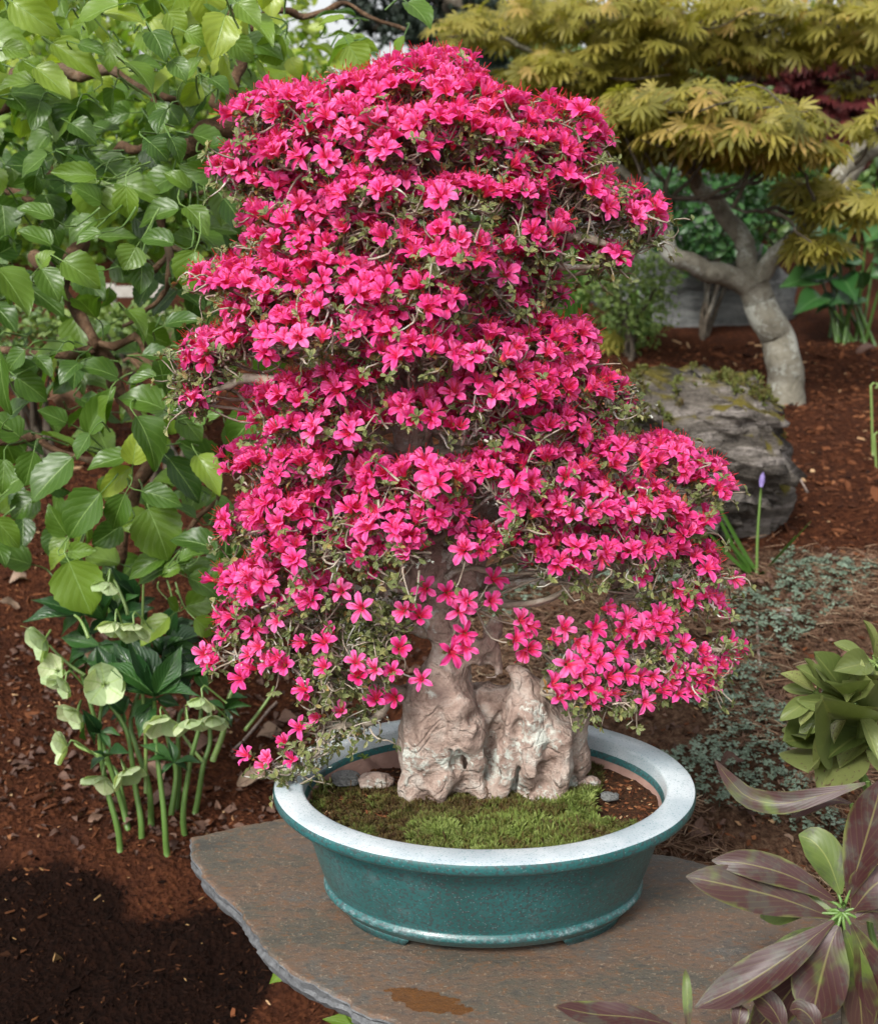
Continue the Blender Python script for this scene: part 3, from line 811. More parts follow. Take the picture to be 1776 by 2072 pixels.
for ch in chains:
    pts = [(tp(x, y, o), r / SC) for x, y, o, r in ch]
    for (p, r0), (q, r1) in zip(pts[:-1], pts[1:]):
        mg = max(r0, r1) + 0.03
        sl = region(np.minimum(p, q) - mg, np.maximum(p, q) + mg)
        G = np.stack(np.meshgrid(*[gx[k][sl[k]] for k in range(3)], indexing='ij'), -1)
        if 0 in G.shape: continue
        d_ = q - p
        t = np.clip(((G - p) @ d_) / (d_ @ d_), 0, 1)
        dist = np.linalg.norm(G - p - t[..., None] * d_, axis=-1) - (r0 + (r1 - r0) * t)
        field[sl] = smin(field[sl], dist.astype(np.float32), 0.011)
for x, y, o, r in holes:
    p = tp(x, y, o); r = r / SC
    sl = region(p - r - .03, p + r + .03)
    G = np.stack(np.meshgrid(*[gx[k][sl[k]] for k in range(3)], indexing='ij'), -1)
    dist = r * 1.15 - np.linalg.norm((G - p) * [1, .8, .75], axis=-1)
    field[sl] = -smin(-field[sl], -dist.astype(np.float32), 0.006)
band = np.argwhere(np.abs(field) < 0.028)
P = lo + band * hvox
Pw = P + 0.02 * np.stack([fbm(P * 13, 2, 60), fbm(P * 13, 2, 61), fbm(P * 7, 2, 62)], -1)
amp = np.interp(P[:, 2], [0.7, 0.95, 1.1], [1.0, 0.8, 0.55])
ridge = 1 - np.abs(fbm(Pw * [30, 30, 11], 2, 64))
field[tuple(band.T)] += (amp * (0.0070 * fbm(P * 13, 2, 67) + 0.0065 * fbm(Pw * 24, 2, 63) - 0.0105 * (ridge - 0.6) + 0.0016 * fbm(P * 95, 2, 66))).astype(np.float32)
field[0], field[-1], field[:, 0], field[:, -1], field[:, :, 0], field[:, :, -1] = (0.05,) * 6
TV, TF = surface_nets(field.astype(float), lo, hvox)
az = thing("azalea_bonsai", "old azalea bonsai with gnarled pale trunk, covered in bright pink blossoms", "bonsai tree", tp(985, 1610, 0))
link("trunk", mesh_data("trunk", TV, TF, M_TRUNK), az)

# blossom prototypes
def blossom(op, seed, stamen=True):
    r = np.random.default_rng(seed); acc = Acc()
    ns = 7
    s_ = np.linspace(0, 1, ns)
    for k in range(5):
        inner_ = False
        o = np.clip(op * (.62 if inner_ else 1) + r.normal(0, .12), .05, 1.15)
        a = k * 2 * math.pi / 5 + r.normal(0, .12) + (.63 if inner_ else 0)
        rad = np.interp(s_, [0, .3, .5, .7, .88, 1], [.06, .16, .30, .60 * (.55 + .45 * o), .36 + .56 * o, .42 + .64 * o])
        z = np.interp(s_, [0, .3, .5, .7, .88, 1], [0, .42, .62, .84 - .08 * o, 1.02 - .28 * o, 1.06 - .44 * o]) + r.normal(0, .03)
        w = np.interp(s_, [0, .3, .5, .7, .88, 1], [.06, .11, .18, .255, .225, .03]) * r.uniform(.88, 1.15)
        if inner_: w = w * .85; z = z * .97; rad = rad * .92
        V, L = [], []
        tw = r.normal(0, .15)
        for u in ((-1, 0, 1) if inner_ else (-1, -.5, 0, .5, 1)):
            lift = (abs(u) ** 2) * w * (.30 - .5 * (s_ > .8) * s_ * .3) + .03 * np.sin(s_ * 9 + u * 3 + seed)
            x = rad
            y = u * w
            zz = z + lift + tw * u * w
            V.append(np.stack([x * math.cos(a) - y * math.sin(a), x * math.sin(a) + y * math.cos(a), zz], -1))
            L.append(np.stack([np.full(ns, u), s_, np.zeros(ns)], -1))
        acc.add(np.concatenate(V), grid_faces(len(V), ns), np.concatenate(L))
    if stamen:
        for k in range(6):
            a = r.uniform(0, 6.28); ln = r.uniform(.9, 1.15) if k else 1.4
            e = np.array([math.cos(a), math.sin(a)]) * r.uniform(.1, .38)
            pts = np.array([[0, 0, .25], [e[0] * .4, e[1] * .4, .25 + .45 * ln], [e[0] * 1.1, e[1] * 1.1, .2 + .75 * ln], [e[0] * 1.7, e[1] * 1.7, .25 + .95 * ln]])
            V, F, L = tube(pts, [.016, .016, .016, .028], 3); L[:] = [0, .5, 2]
            acc.add(V, F, L)
    V, F, L = tube([[0, 0, -.16], [0, 0, -.02], [0, 0, .14]], [.03, .08, .10], 5); L[:] = [0, 0, 3]
    acc.add(V, F, L)
    V = np.concatenate(acc.V)[:, [0, 2, 1]] * [1, 1, -1]       # axis along +Y
    return V, np.concatenate(acc.F), np.concatenate(acc.L)
BLOSSOMS = [blossom(o, q) for q, o in enumerate([.85, .65, 1.0, .5, .75, .6, .9, .42, .7, .3])]
BUD = [blossom(.02, 40, False)]

# crown pads on the 1776 x 2072 picture: x, y, half width, half height, frontness
PADS = [(860, 138, 95, 30, 0), (790, 178, 120, 42, 40), (900, 182, 95, 40, 60), (580, 210, 100, 40, 0), (690, 205, 80, 40, 40), (520, 235, 50, 28, 10), (740, 248, 110, 42, 100), (880, 248, 100, 42, 110),
        (1010, 225, 90, 40, 50), (1110, 238, 90, 40, 20), (1190, 272, 45, 26, 0), (650, 300, 110, 38, 95), (790, 292, 80, 34, 120), (985, 270, 80, 34, 95), (1090, 285, 70, 30, 60),
        (480, 328, 44, 28, -10), (545, 300, 60, 24, 20), (560, 368, 90, 28, 10), (1022, 320, 50, 22, 90), (1130, 345, 80, 42, 40),
        (770, 380, 95, 36, 140), (920, 392, 100, 36, 145), (1052, 375, 40, 26, 110), (1150, 392, 90, 36, 60), (1210, 375, 50, 26, 30), (1272, 418, 62, 38, 20), (1318, 468, 22, 20, 10),
        (620, 425, 110, 42, 70), (530, 470, 70, 44, 20), (450, 545, 52, 30, 0), (640, 480, 90, 32, 95), (720, 452, 34, 22, 120), (800, 478, 50, 30, 150), (925, 472, 52, 34, 190), (905, 512, 75, 30, 195),
        (1085, 462, 60, 36, 100), (1100, 500, 50, 26, 80), (1235, 508, 45, 20, 20), (1010, 505, 40, 24, 120), (560, 555, 100, 44, 90), (680, 545, 70, 36, 150), (800, 580, 105, 46, 190), (880, 590, 60, 34, 200),
        (1085, 580, 50, 50, 5), (1000, 558, 44, 24, 120), (1035, 608, 38, 26, 90), (540, 610, 66, 34, 60), (690, 600, 60, 30, 170), (640, 660, 105, 44, 170), (500, 685, 90, 34, 70), (425, 695, 48, 28, 10),
        (392, 738, 26, 22, 0), (400, 790, 30, 30, 0), (760, 645, 80, 36, 185), (840, 690, 90, 50, 195), (960, 690, 80, 44, 170), (1070, 680, 80, 54, 80), (1150, 690, 60, 54, 15),
        (1000, 765, 105, 52, 150), (1120, 765, 90, 58, 70), (1190, 780, 45, 60, 20), (1255, 782, 22, 14, 0), (1262, 820, 16, 12, 0), (730, 755, 70, 26, 130), (600, 790, 66, 34, 100), (570, 838, 52, 40, 100), (690, 845, 80, 36, 130),
        (840, 825, 50, 30, 170), (960, 830, 70, 44, 140), (1080, 845, 95, 44, 95), (1185, 840, 40, 36, 30), (560, 935, 80, 46, 60), (650, 920, 85, 44, 115), (760, 955, 60, 38, 140), (870, 948, 70, 30, 190), (1010, 955, 65, 52, 150),
        (1110, 930, 85, 46, 110), (1230, 920, 80, 46, 40), (1340, 912, 75, 34, 0), (1430, 960, 50, 36, 0), (505, 1045, 60, 48, 20), (590, 1015, 80, 44, 90), (690, 1010, 80, 50, 130), (800, 1045, 75, 48, 170), (880, 1020, 45, 30, 175),
        (955, 1088, 44, 26, 160), (1045, 1015, 65, 54, 130), (1165, 1000, 85, 46, 105), (1280, 1010, 85, 44, 70), (1385, 1045, 60, 32, 20), (630, 1095, 90, 36, 120), (735, 1098, 60, 32, 150), (850, 1112, 44, 22, 190),
        (1190, 1085, 70, 40, 110), (1125, 1130, 50, 30, 120), (1260, 1090, 60, 40, 80), (1400, 1120, 55, 42, 20), (1335, 1095, 50, 34, 50), (530, 1165, 70, 40, 80), (630, 1185, 60, 30, 100), (490, 1235, 42, 30, 40), (1050, 1085, 50, 30, 120)]
SINGLES = [(755, 1155, 150), (730, 1230, 150), (815, 1235, 150), (860, 1190, 130), (905, 1200, 130), (945, 1215, 130), (850, 1245, 140), (930, 1235, 130), (995, 1215, 110), (1000, 1170, 100), (810, 1310, 150), (940, 1282, 120), (915, 1320, 120), (942, 1310, 120),
           (608, 1300, 120), (655, 1298, 130), (668, 1275, 120), (720, 1338, 150), (725, 1366, 155), (757, 1355, 150), (793, 1358, 140), (852, 1374, 120), (655, 1350, 130), (615, 1393, 120), (690, 1437, 110), (640, 1450, 90), (605, 1472, 80),
           (575, 1500, 70), (540, 1533, 60), (590, 1537, 70), (497, 1528, 50), (535, 1548, 60), (760, 1412, 120), (797, 1412, 110), (430, 1310, 30), (452, 1288, 30), (412, 1322, 30), (437, 1335, 40), (425, 1345, 40), (502, 1325, 90), (522, 1308, 90), (542, 1340, 100),
           (505, 1350, 90), (485, 1372, 80), (560, 1330, 100), (575, 1345, 100), (1055, 1255, 80), (1072, 1265, 80), (1045, 1292, 90), (1075, 1312, 90), (1060, 1322, 90), (1120, 1290, 100), (1142, 1270, 90), (1120, 1385, 120), (1132, 1410, 120), (1150, 1345, 120),
           (1182, 1365, 120), (1140, 1342, 120), (1195, 1392, 120), (1200, 1422, 120), (1240, 1402, 110), (1235, 1370, 110), (1215, 1338, 110), (1246, 1320, 90), (1205, 1270, 90), (1230, 1230, 80), (1270, 1250, 80), (1300, 1272, 80), (1332, 1282, 80), (1290, 1292, 80),
           (1335, 1240, 60), (1360, 1250, 50), (1300, 1165, 70), (1382, 1302, 50), (1420, 1315, 30), (1475, 1300, 10), (1500, 1310, 0), (1320, 1370, 90), (1365, 1355, 80), (1342, 1395, 90), (1372, 1402, 80), (1305, 1420, 100), (1295, 1372, 95), (1270, 1365, 100),
           (1405, 1362, 60), (1442, 1362, 40), (1440, 1390, 40), (1462, 1345, 20), (1400, 1400, 70), (1400, 1212, 30), (1372, 1195, 40), (1432, 1202, 20), (1462, 1235, 0), (1488, 1172, -10), (1445, 1165, 0), (1415, 1180, 20), (1385, 1222, 40), (1450, 1215, 10),
           (1165, 1160, 100), (1140, 1150, 100), (1245, 1130, 80), (560, 1255, 100), (585, 1235, 100), (470, 1265, 40), (640, 1215, 110), (690, 1195, 120), (600, 1190, 100), (560, 1210, 90), (1480, 1330, 10), (1425, 1335, 40), (1350, 1320, 70), (1170, 1300, 100), (1195, 1312, 100),
           (1258, 1275, 85), (1155, 1395, 120), (1218, 1408, 115), (1180, 1340, 110), (1360, 1380, 85), (1420, 1380, 60), (1385, 1360, 70), (1345, 1265, 70), (1320, 1255, 70)]
CY0 = 1.625
def depth(fr): return CY0 - fr * 1.15 / SC
axis_pts = np.array([tp(x, y, o) for x, y, o, r in chains[14]])[::-1] if len(chains[14]) > 8 else None
main_chain = max(chains, key=len)
axis_pts = np.array([tp(x, y, o) for x, y, o, r in main_chain])
def axis_at(z): 
    o = np.argsort(axis_pts[:, 2])
    return np.array([np.interp(z, axis_pts[o, 2], axis_pts[o, k]) for k in range(3)])
FP, FN, FH = [], [], []           # blossom place, facing, hub its twig comes from
GRID = {}
def cellk(p): return tuple(int(math.floor(c_ / .026)) for c_ in p)
def try_add(p, nn, hub, dmin, force=False):
    k_ = cellk(p)
    if not force:
        for i_ in (-1, 0, 1):
            for j_ in (-1, 0, 1):
                for l_ in (-1, 0, 1):
                    for q_ in GRID.get((k_[0] + i_, k_[1] + j_, k_[2] + l_), ()):
                        if (q_[0] - p[0]) ** 2 + (q_[1] - p[1]) ** 2 + (q_[2] - p[2]) ** 2 < dmin * dmin: return False
    GRID.setdefault(k_, []).append(tuple(p))
    FP.append(p); FN.append(nn); FH.append(hub); return True
for x, y, fr in SINGLES:
    p = pix(x, y, depth(fr))
    out = p - axis_at(p[2]); out[2] = 0
    nn = nrm(nrm(out) * 0.5 + [0, -0.55, 0.55] + rng.normal(0, .22, 3))
    try_add(p, nn, p - nn * 0.03 - nrm(out) * 0.05 - [0, 0, .015], 0.008)
n_single = len(FP)
for x, y, fr in [(378, 742, 0), (398, 724, 5), (432, 700, 15), (452, 690, 25), (412, 758, 5), (390, 788, 0), (412, 800, 5), (400, 818, 0), (425, 735, 15), (466, 702, 40), (480, 322, -5), (456, 330, -10), (470, 352, -5), (448, 346, -10), (500, 310, 0), (410, 562, 0), (430, 550, 0), (450, 536, 10), (425, 574, 5), (470, 520, 15), (1325, 470, 10), (1305, 415, 15),
                 (1280, 440, 20), (1300, 442, 20), (1330, 402, 5), (1258, 515, 20), (1238, 500, 20), (1232, 785, 5), (1256, 782, 0), (1263, 820, 0), (1200, 290, 5), (1225, 275, 0), (1215, 262, 0), (480, 215, 0), (492, 240, 0), (1440, 985, 0), (1470, 970, -5), (1480, 985, -10), (1455, 945, 0), (1430, 1050, 10), (1410, 1060, 15)]:
    p = pix(x, y, depth(fr))
    out = p - axis_at(p[2]); out[2] = 0
    nn = nrm(nrm(out) * 0.7 + [0, -0.45, 0.45] + rng.normal(0, .25, 3))
    try_add(p, nn, p - nn * 0.03 - nrm(out) * 0.06 - [0, 0, .012], 0.006)
branch_ends = []
allpads = [(p, 1.0) for p in PADS]
for (x, y, a_, b_, fr) in PADS:
    if fr >= 60 and y > 150:
        allpads.append(((x + rng.normal(0, 40), y + rng.normal(0, 15), a_, b_, -fr * 1.1 - 20), 0.30))
    elif fr < 60:
        allpads.append(((x + (30 if x < 888 else -30), y + rng.normal(0, 12), a_ * .9, b_, fr - 90), 0.32))
SPC = 0.0208
BARE = [(815, 775, 30, 30), (842, 895, 60, 34), (870, 1070, 40, 30), (885, 1150, 70, 44), (985, 1030, 34, 60), (955, 1150, 55, 44), (920, 1290, 95, 90), (900, 1400, 90, 60), (1060, 1430, 90, 50), (1000, 1330, 60, 60)]
EXCL = [(815, 775, 26, 26), (842, 895, 52, 24), (870, 1070, 34, 22), (872, 1150, 48, 34), (988, 1015, 26, 46), (955, 1150, 50, 34), (920, 330, 80, 14), (820, 335, 60, 10), (720, 510, 50, 14), (960, 620, 36, 16), (610, 745, 40, 14), (1180, 470, 70, 14), (600, 500, 70, 10), (860, 760, 26, 16), (1000, 890, 40, 14), (680, 975, 40, 12), (700, 1145, 80, 16), (1060, 1150, 50, 24), (1300, 1130, 60, 16), (640, 350, 60, 12), (1080, 430, 40, 14), (760, 720, 40, 14), (900, 1080, 30, 20)]
for (x, y, a_, b_, fr), dens in allpads:
    C = pix(x, y + b_ * 0.45, depth(fr) + a_ * 0.35 / SC)
    rad = np.array([a_, a_ * 0.75 + 20, b_ * 1.12]) / SC
    ax_ = axis_at(C[2] - 0.05)
    branch_ends.append((C - [0, 0, rad[2] * .4], a_, dens))
    area = rad[0] * rad[1] * 3.5 + (rad[0] + rad[1]) * rad[2] * 2
    tries = int(area / SPC ** 2 * 4 * dens)
    dirs = rng.normal(0, 1, (tries * 2, 3)); dirs = nrm(dirs)
    dirs = dirs[(dirs[:, 2] > 0.0)][:tries]
    if not len(dirs): continue
    PA_ = C + rad * dirs * rng.uniform(.90, 1.06, (len(dirs), 1))
    ok_ = vnoise(PA_ * 26, 5) <= 0.42
    if dens == 1:
        q_ = project(PA_)
        for ex_, ey_, rx_, ry_ in EXCL: ok_ &= ((q_[:, 0] - ex_) / rx_) ** 2 + ((q_[:, 1] - ey_) / ry_) ** 2 >= 1
    for p, dv in zip(PA_[ok_], dirs[ok_]):
        out = C - ax_; out[2] = 0
        nn = nrm(nrm(dv / rad) + [0, 0, 0.42 + 0.45 * float(sstep(1.1, 1.35, p[2]))] + 0.30 * nrm(out) + rng.normal(0, .30, 3))
        hub_ = C + rad * dv * [.45, .45, 0.1] - [0, 0, rad[2] * .35]
        if try_add(p, nn, hub_, SPC * (1.0 if dens == 1 else 1.15)) and dens == 1:
            e1 = nrm(np.cross(nn, rng.normal(0, 1, 3)))
            for sgn in ((1, -1) if rng.random() < .45 else (1,)):
                n2 = nrm(nn + e1 * sgn * rng.uniform(.55, .95) + rng.normal(0, .15, 3))
                p2 = p + e1 * sgn * .0085 + rng.normal(0, .002, 3) - nn * .002
                try_add(p2, n2, hub_, 0, True)
FP, FN, FH = np.array(FP), np.array(FN), np.array(FH)
nf = len(FP)
print("blossoms", nf)
size = rng.uniform(.0165, .0218, nf)
base = FP - FN * size[:, None] * 0.6
M = frames(base, FN, rng.normal(0, 1, (nf, 3)), size)
pk = rng.integers(0, len(BLOSSOMS), nf)
tint = np.clip(rng.normal(.5, .24, nf), 0, 1)
pr = project(FP)
vis = np.zeros(nf)
for i in range(nf):
    dd = np.hypot(pr[:, 0] - pr[i, 0], pr[:, 1] - pr[i, 1])
    vis[i] = np.sum((dd < 17) & (pr[:, 2] < pr[i, 2] - 0.006))
face = np.clip(-(FN * nrm(FP - CAM)).sum(1), 0, 1)
score = vis * 1.0 - face * 0.9 + (pr[:, 2] - 1.6) * 2
order = np.argsort(score)
big, rest = order[:300], order[300:]
BM = [mesh_data("flower", *BLOSSOMS[q][:2], M_PETAL, BLOSSOMS[q][2]) for q in range(len(BLOSSOMS))]
for i in big:
    link("flower", BM[pk[i]], az, mw=Matrix(M[i].tolist()))
acc = Acc(); scatter(acc, BLOSSOMS, M[rest], tint[rest], pk[rest])
# buds
nb = 160
bi = rng.integers(0, nf, nb)
bn = nrm(FN[bi] + rng.normal(0, .5, (nb, 3)))
scatter(acc, BUD, frames(base[bi] + bn * .006, bn, rng.normal(0, 1, (nb, 3)), rng.uniform(.010, .014, nb)), rng.uniform(0, .3, nb))
link("blossom_mass", acc.mesh("blossom_mass", M_PETAL), az, kind="stuff")

# branches from the trunk out to the pads
for k, (C, a_, dens) in enumerate(branch_ends):
    drop = rng.uniform(.02, .06)
    s0 = axis_at(max(C[2] - drop - 0.10 * np.hypot(*(C - axis_at(C[2]))[:2]), .98))
    mid = s0 * .5 + C * .5 + [0, 0, rng.uniform(-.02, .03)]
    ln = np.linalg.norm(C - s0)
    if dens < 1 and rng.random() < .5: continue
    pts = path([s0, mid + rng.normal(0, .015, 3), C], 22, 0.022, k)
    V, F, L = tube(pts, np.linspace(.0035 + .009 * min(ln, .3), .0018, 22), 7, 0.45, k)
    link("branch", mesh_data("branch", V, F, M_TWIG, L), az)
# low branches for the sparse lower tiers
low = [[(850, 1400, 0), (760, 1385, 40), (690, 1380, 70), (620, 1360, 60), (560, 1330, 70), (470, 1330, 30)], [(860, 1250, 0), (770, 1210, 40), (700, 1250, 60), (640, 1245, 50), (560, 1260, 60)],
       [(800, 1390, 10), (740, 1450, 60), (690, 1460, 70), (650, 1480, 60), (620, 1540, 55), (560, 1560, 45)], [(1060, 1420, -20), (1110, 1370, 40), (1200, 1350, 60), (1300, 1340, 50), (1400, 1320, 20), (1480, 1310, -10)],
       [(1180, 1330, -40), (1260, 1300, 20), (1330, 1330, 40), (1390, 1380, 40), (1440, 1370, 20)], [(1235, 1230, -50), (1300, 1210, 0), (1380, 1220, 0), (1460, 1190, -20)], [(1090, 1400, 20), (1150, 1400, 70), (1200, 1410, 80), (1290, 1400, 70)],
       [(880, 1290, 0), (800, 1280, 60), (740, 1300, 90), (690, 1330, 100), (655, 1390, 100)], [(905, 1250, 10), (930, 1240, 60), (960, 1230, 70)], [(800, 1190, 30), (790, 1260, 70), (760, 1300, 80), (745, 1350, 90)],
       [(1100, 490, 0), (1160, 488, 20), (1230, 486, 20), (1285, 478, 10)], [(990, 560, 60), (1090, 530, 50), (1150, 545, 40), (1210, 540, 30)], [(560, 770, 60), (500, 772, 40), (450, 790, 20), (410, 800, 5)]]
for k, pl in enumerate(low):
    pts = path([pix(x, y, depth(f)) for x, y, f in pl], 34, 0.010, 90 + k)
    V, F, L = tube(pts, np.linspace(.0085, .0022, 34), 7, 0.35, k)
    link("branch", mesh_data("branch", V, F, M_TWIG, L), az)
    if k < 10:
        for j in range(8, 34, 1): branch_ends.append((pts[j], -1, 1))

# twigs: every blossom hangs on one; bare twiglets fill the underside of the pads
acc = Acc(); lich = Acc()
LP, LN = [], []
lowpts = np.array([c for c, a_, d_ in branch_ends if a_ == -1])
for i in range(nf):
    a0 = FH[i]
    if i < n_single:
        j = np.argmin(np.sum((lowpts - FP[i]) ** 2, 1)); a0 = lowpts[j]
    b0 = base[i] - FN[i] * .002
    mid = (a0 * .4 + b0 * .6) + rng.normal(0, .006, 3) - FN[i] * .006
    pts = path([a0, mid, b0], 6, .004, i)
    acc.add(*tube(pts, np.linspace(.0019, .0010, 6), 4), tint=.5)
    LP.append(b0 + FN[i] * .001); LN.append(FN[i])
hubs = [c for c in branch_ends if c[2] > .6 and c[1] > 0]
lowh = [c for c in branch_ends if c[1] < 0]
for k in range(3000):
    src_ = hubs if rng.random() < .72 else lowh
    C, a_, d_ = src_[rng.integers(0, len(src_))]
    r = 0.02 if a_ < 0 else a_ / SC * .9
    p0 = C + rng.normal(0, .45, 3) * r * [1, 1, .35]
    dv = nrm(rng.normal(0, 1, 3) + [0, -.35, .1]); ln = rng.uniform(.015, .05)
    p2 = p0 + dv * ln; p1 = (p0 + p2) / 2 + rng.normal(0, .008, 3)
    q_ = project(p2)[0]
    if p2[1] < TY + .03 and any(((q_[0] - ex_) / rx_) ** 2 + ((q_[1] - ey_) / ry_) ** 2 < 1 for ex_, ey_, rx_, ry_ in BARE): continue
    acc.add(*tube(path([p0, p1, p2], 6, .006, k), np.linspace(.0018, .0007, 6), 4), tint=.5)
    LP.append(p2); LN.append(nrm(dv + [0, 0, .8]))
    if rng.random() < .55:
        LP.append(p1); LN.append(nrm(rng.normal(0, 1, 3) + [0, -.3, .8]))
link("twig_mass", acc.mesh("twig_mass", M_TWIG), az, kind="stuff")
# small leaf rosettes
LP, LN = np.array(LP), nrm(np.array(LN))
azl = [leaf_proto([.10, .38, .70, .95, 1.0, .7, .06], 2, 5, .3, .15 + .1 * q, seed=q) for q in range(3)]
Ms, Ts = [], []
for rep in range(5):
    n = len(LP)
    sd = nrm(np.cross(LN, rng.normal(0, 1, (n, 3))))
    y = nrm(sd + LN * rng.uniform(.1, .9, (n, 1)))
    ln = rng.uniform(.007, .0135, n)
    Ms.append(frames(LP - LN * .002, y, LN, np.stack([ln * .5, ln, ln], -1)))
    b_ = rng.normal(.42, .22, n); b_[:nf] += .22
    Ts.append(np.clip(b_, 0, 1))
Ms, Ts = np.concatenate(Ms), np.concatenate(Ts)
acc = Acc(); scatter(acc, azl, Ms, Ts)
link("leaf_mass", acc.mesh("leaf_mass", M_AZLEAF), az, kind="stuff")
# lichen tufts on the wood
n = 2400
pp_ = np.array([(hubs if rng.random() < .7 else lowh)[q % (len(hubs) if False else min(len(hubs), len(lowh)))][0] for q in rng.integers(0, 10000, n)]) + rng.normal(0, .012, (n, 3)) * [1, 1, .5]
M = frames(pp_, rng.normal(0, 1, (n, 3)), nrm(rng.normal(0, 1, (n, 3)) + [0, -.5, .6]), rng.uniform(.002, .0058, n))
acc = Acc(); scatter(acc, STAR, M, rng.uniform(0, 1, n))
link("lichen", acc.mesh("lichen", M_LICHEN, False), az, kind="stuff")

# driftwood chip, weed seedling, pebble inside the pot
p = pixz(1215, 1508, ZR - 0.030)
V, F, L = tube(path([p + [-.045, .004, .012], p + [0, 0, .012], p + [.024, -.004, .010]], 12, .004, 5), np.array([.008, .010, .011, .011, .012, .011, .012, .012, .012, .011, .010, .007]), 9, .5, 4)
link("wood_chunk", mesh_data("wood_chunk", V, F, M_TRUNK, L), label="pale driftwood chunk lying behind the azalea trunk inside the pot", cat="wood piece")
p = pixz(735, 1545, ZR - 0.030)
sd_ = thing("weed_seedling", "tiny green weed seedling in the bare soil of the pot", "seedling", p)
for k in range(7):
    a = k * .9; y = np.array([math.cos(a), math.sin(a), .5])
    V, F, L = leaf_proto([.1, .7, 1, .8, .1], 2, 5, .2, .2, seed=k)
    link("leaf", mesh_data("leaf", V, F, M_VINELEAF, L), sd_, mw=Matrix(frame1(p + [0, 0, .006 + .001 * k], y, [0, 0, 1], [.005, .012, .012]).tolist()))
for k, (x, y, r) in enumerate([(1190, 1582, .011), (700, 1575, .013), (760, 1580, .016), (1232, 1612, .008)]):
    q = pixz(x, y, ZR - 0.026)
    rock("pebble", q, (r * 1.6, r, r * .7), M_BOULDER if k % 2 else M_TRUNK, ["brown root stub beside the moss right of the azalea trunk", "grey pebble between moss and bare soil near the weed seedling", "larger grey pebble half sunk beside the azalea roots", "small brown pebble at the mossy soil edge"][k], "pebble", 70 + k, amp=.2, sub=3)

# ------------------------------------------------------------------ climbing vine on the left
HEART = [.25, .72, .93, 1.0, 1.0, .96, .88, .75, .56, .30, .03]
VL = [leaf_proto(HEART, 6, 14, .22 + .06 * (q % 3), .12 + .07 * q, .035, .035, q) for q in range(6)]
vine = thing("climbing_vine", "tall climbing vine with heart shaped toothed green leaves and peeling brown stems", "vine", ground_at(150, 1330))
def q2(x, y): return (x / 3.125, y / 3.125 + 568.3)
def q1(x, y): return (x / 3.125, y / 3.125)
r2 = [((460, 1120), (205, 1370), 235, .35), ((640, 1340), (425, 1605), 235, .3), ((940, 1440), (1080, 1735), 290, .6), ((1070, 1125), (1260, 1380), 170, .1), ((1250, 1105), (1375, 1308), 150, .8),
      ((825, 1105), (565, 1170), 160, .45), ((828, 1180), (645, 1360), 130, .95), ((840, 1160), (875, 965), 145, .95), ((865, 860), (1015, 1150), 210, .3), ((1040, 815), (785, 700), 200, .5), ((690, 730), (635, 965), 170, .6),
      ((1640, 850), (1410, 1040), 210, .35), ((105, 610), (300, 735), 150, .35), ((745, 612), (515, 510), 140, .35), ((992, 600), (808, 640), 95, .5), ((1040, 645), (1000, 480), 150, .3), ((218, 1078), (160, 1290), 150, .35),
      ((420, 1720), (293, 1805), 110, .8), ((435, 1712), (592, 1700), 95, .6), ((-30, 1510), (130, 1665), 130, .6), ((-40, 1650), (50, 1780), 110, .35), ((130, 990), (-40, 860), 180, .35), ((1470, 1765), (1390, 1925), 150, .45),
      ((1190, 1840), (1425, 1985), 170, .55), ((1140, 1810), (1022, 1850), 90, .6), ((1140, 1770), (1272, 1700), 100, .45), ((1040, 1745), (820, 1850), 130, .4), ((905, 1330), (1135, 1392), 140, .35), ((790, 1350), (700, 1572), 150, .35),
      ((570, 970), (480, 1115), 140, .35), ((425, 1605), (310, 1440), 130, .45), ((1080, 860), (1080, 975), 110, .7), ((1080, 815), (1150, 680), 110, .75), ((1140, 850), (1270, 1000), 150, .5), ((1370, 1700), (1110, 1600), 170, .2),
      ((1240, 1500), (1100, 1410), 110, .2), ((420, 900), (260, 820), 120, .3), ((560, 960), (700, 690), 150, .5), ((1215, 860), (1390, 830), 120, .4), ((30, 1130), (20, 1330), 120, .4), ((160, 440), (50, 560), 120, .3), ((230, 480), (320, 570), 90, .35),
      ((1050, 280), (1250, 220), 130, .15), ((900, 470), (1120, 480), 130, .2), ((1170, 430), (1260, 460), 100, .3), ((1420, 180), (1570, 220), 90, .45), ((500, 520), (380, 610), 120, .2), ((0, 430), (30, 820), 130, .3), ((60, 860), (160, 760), 130, .15)]
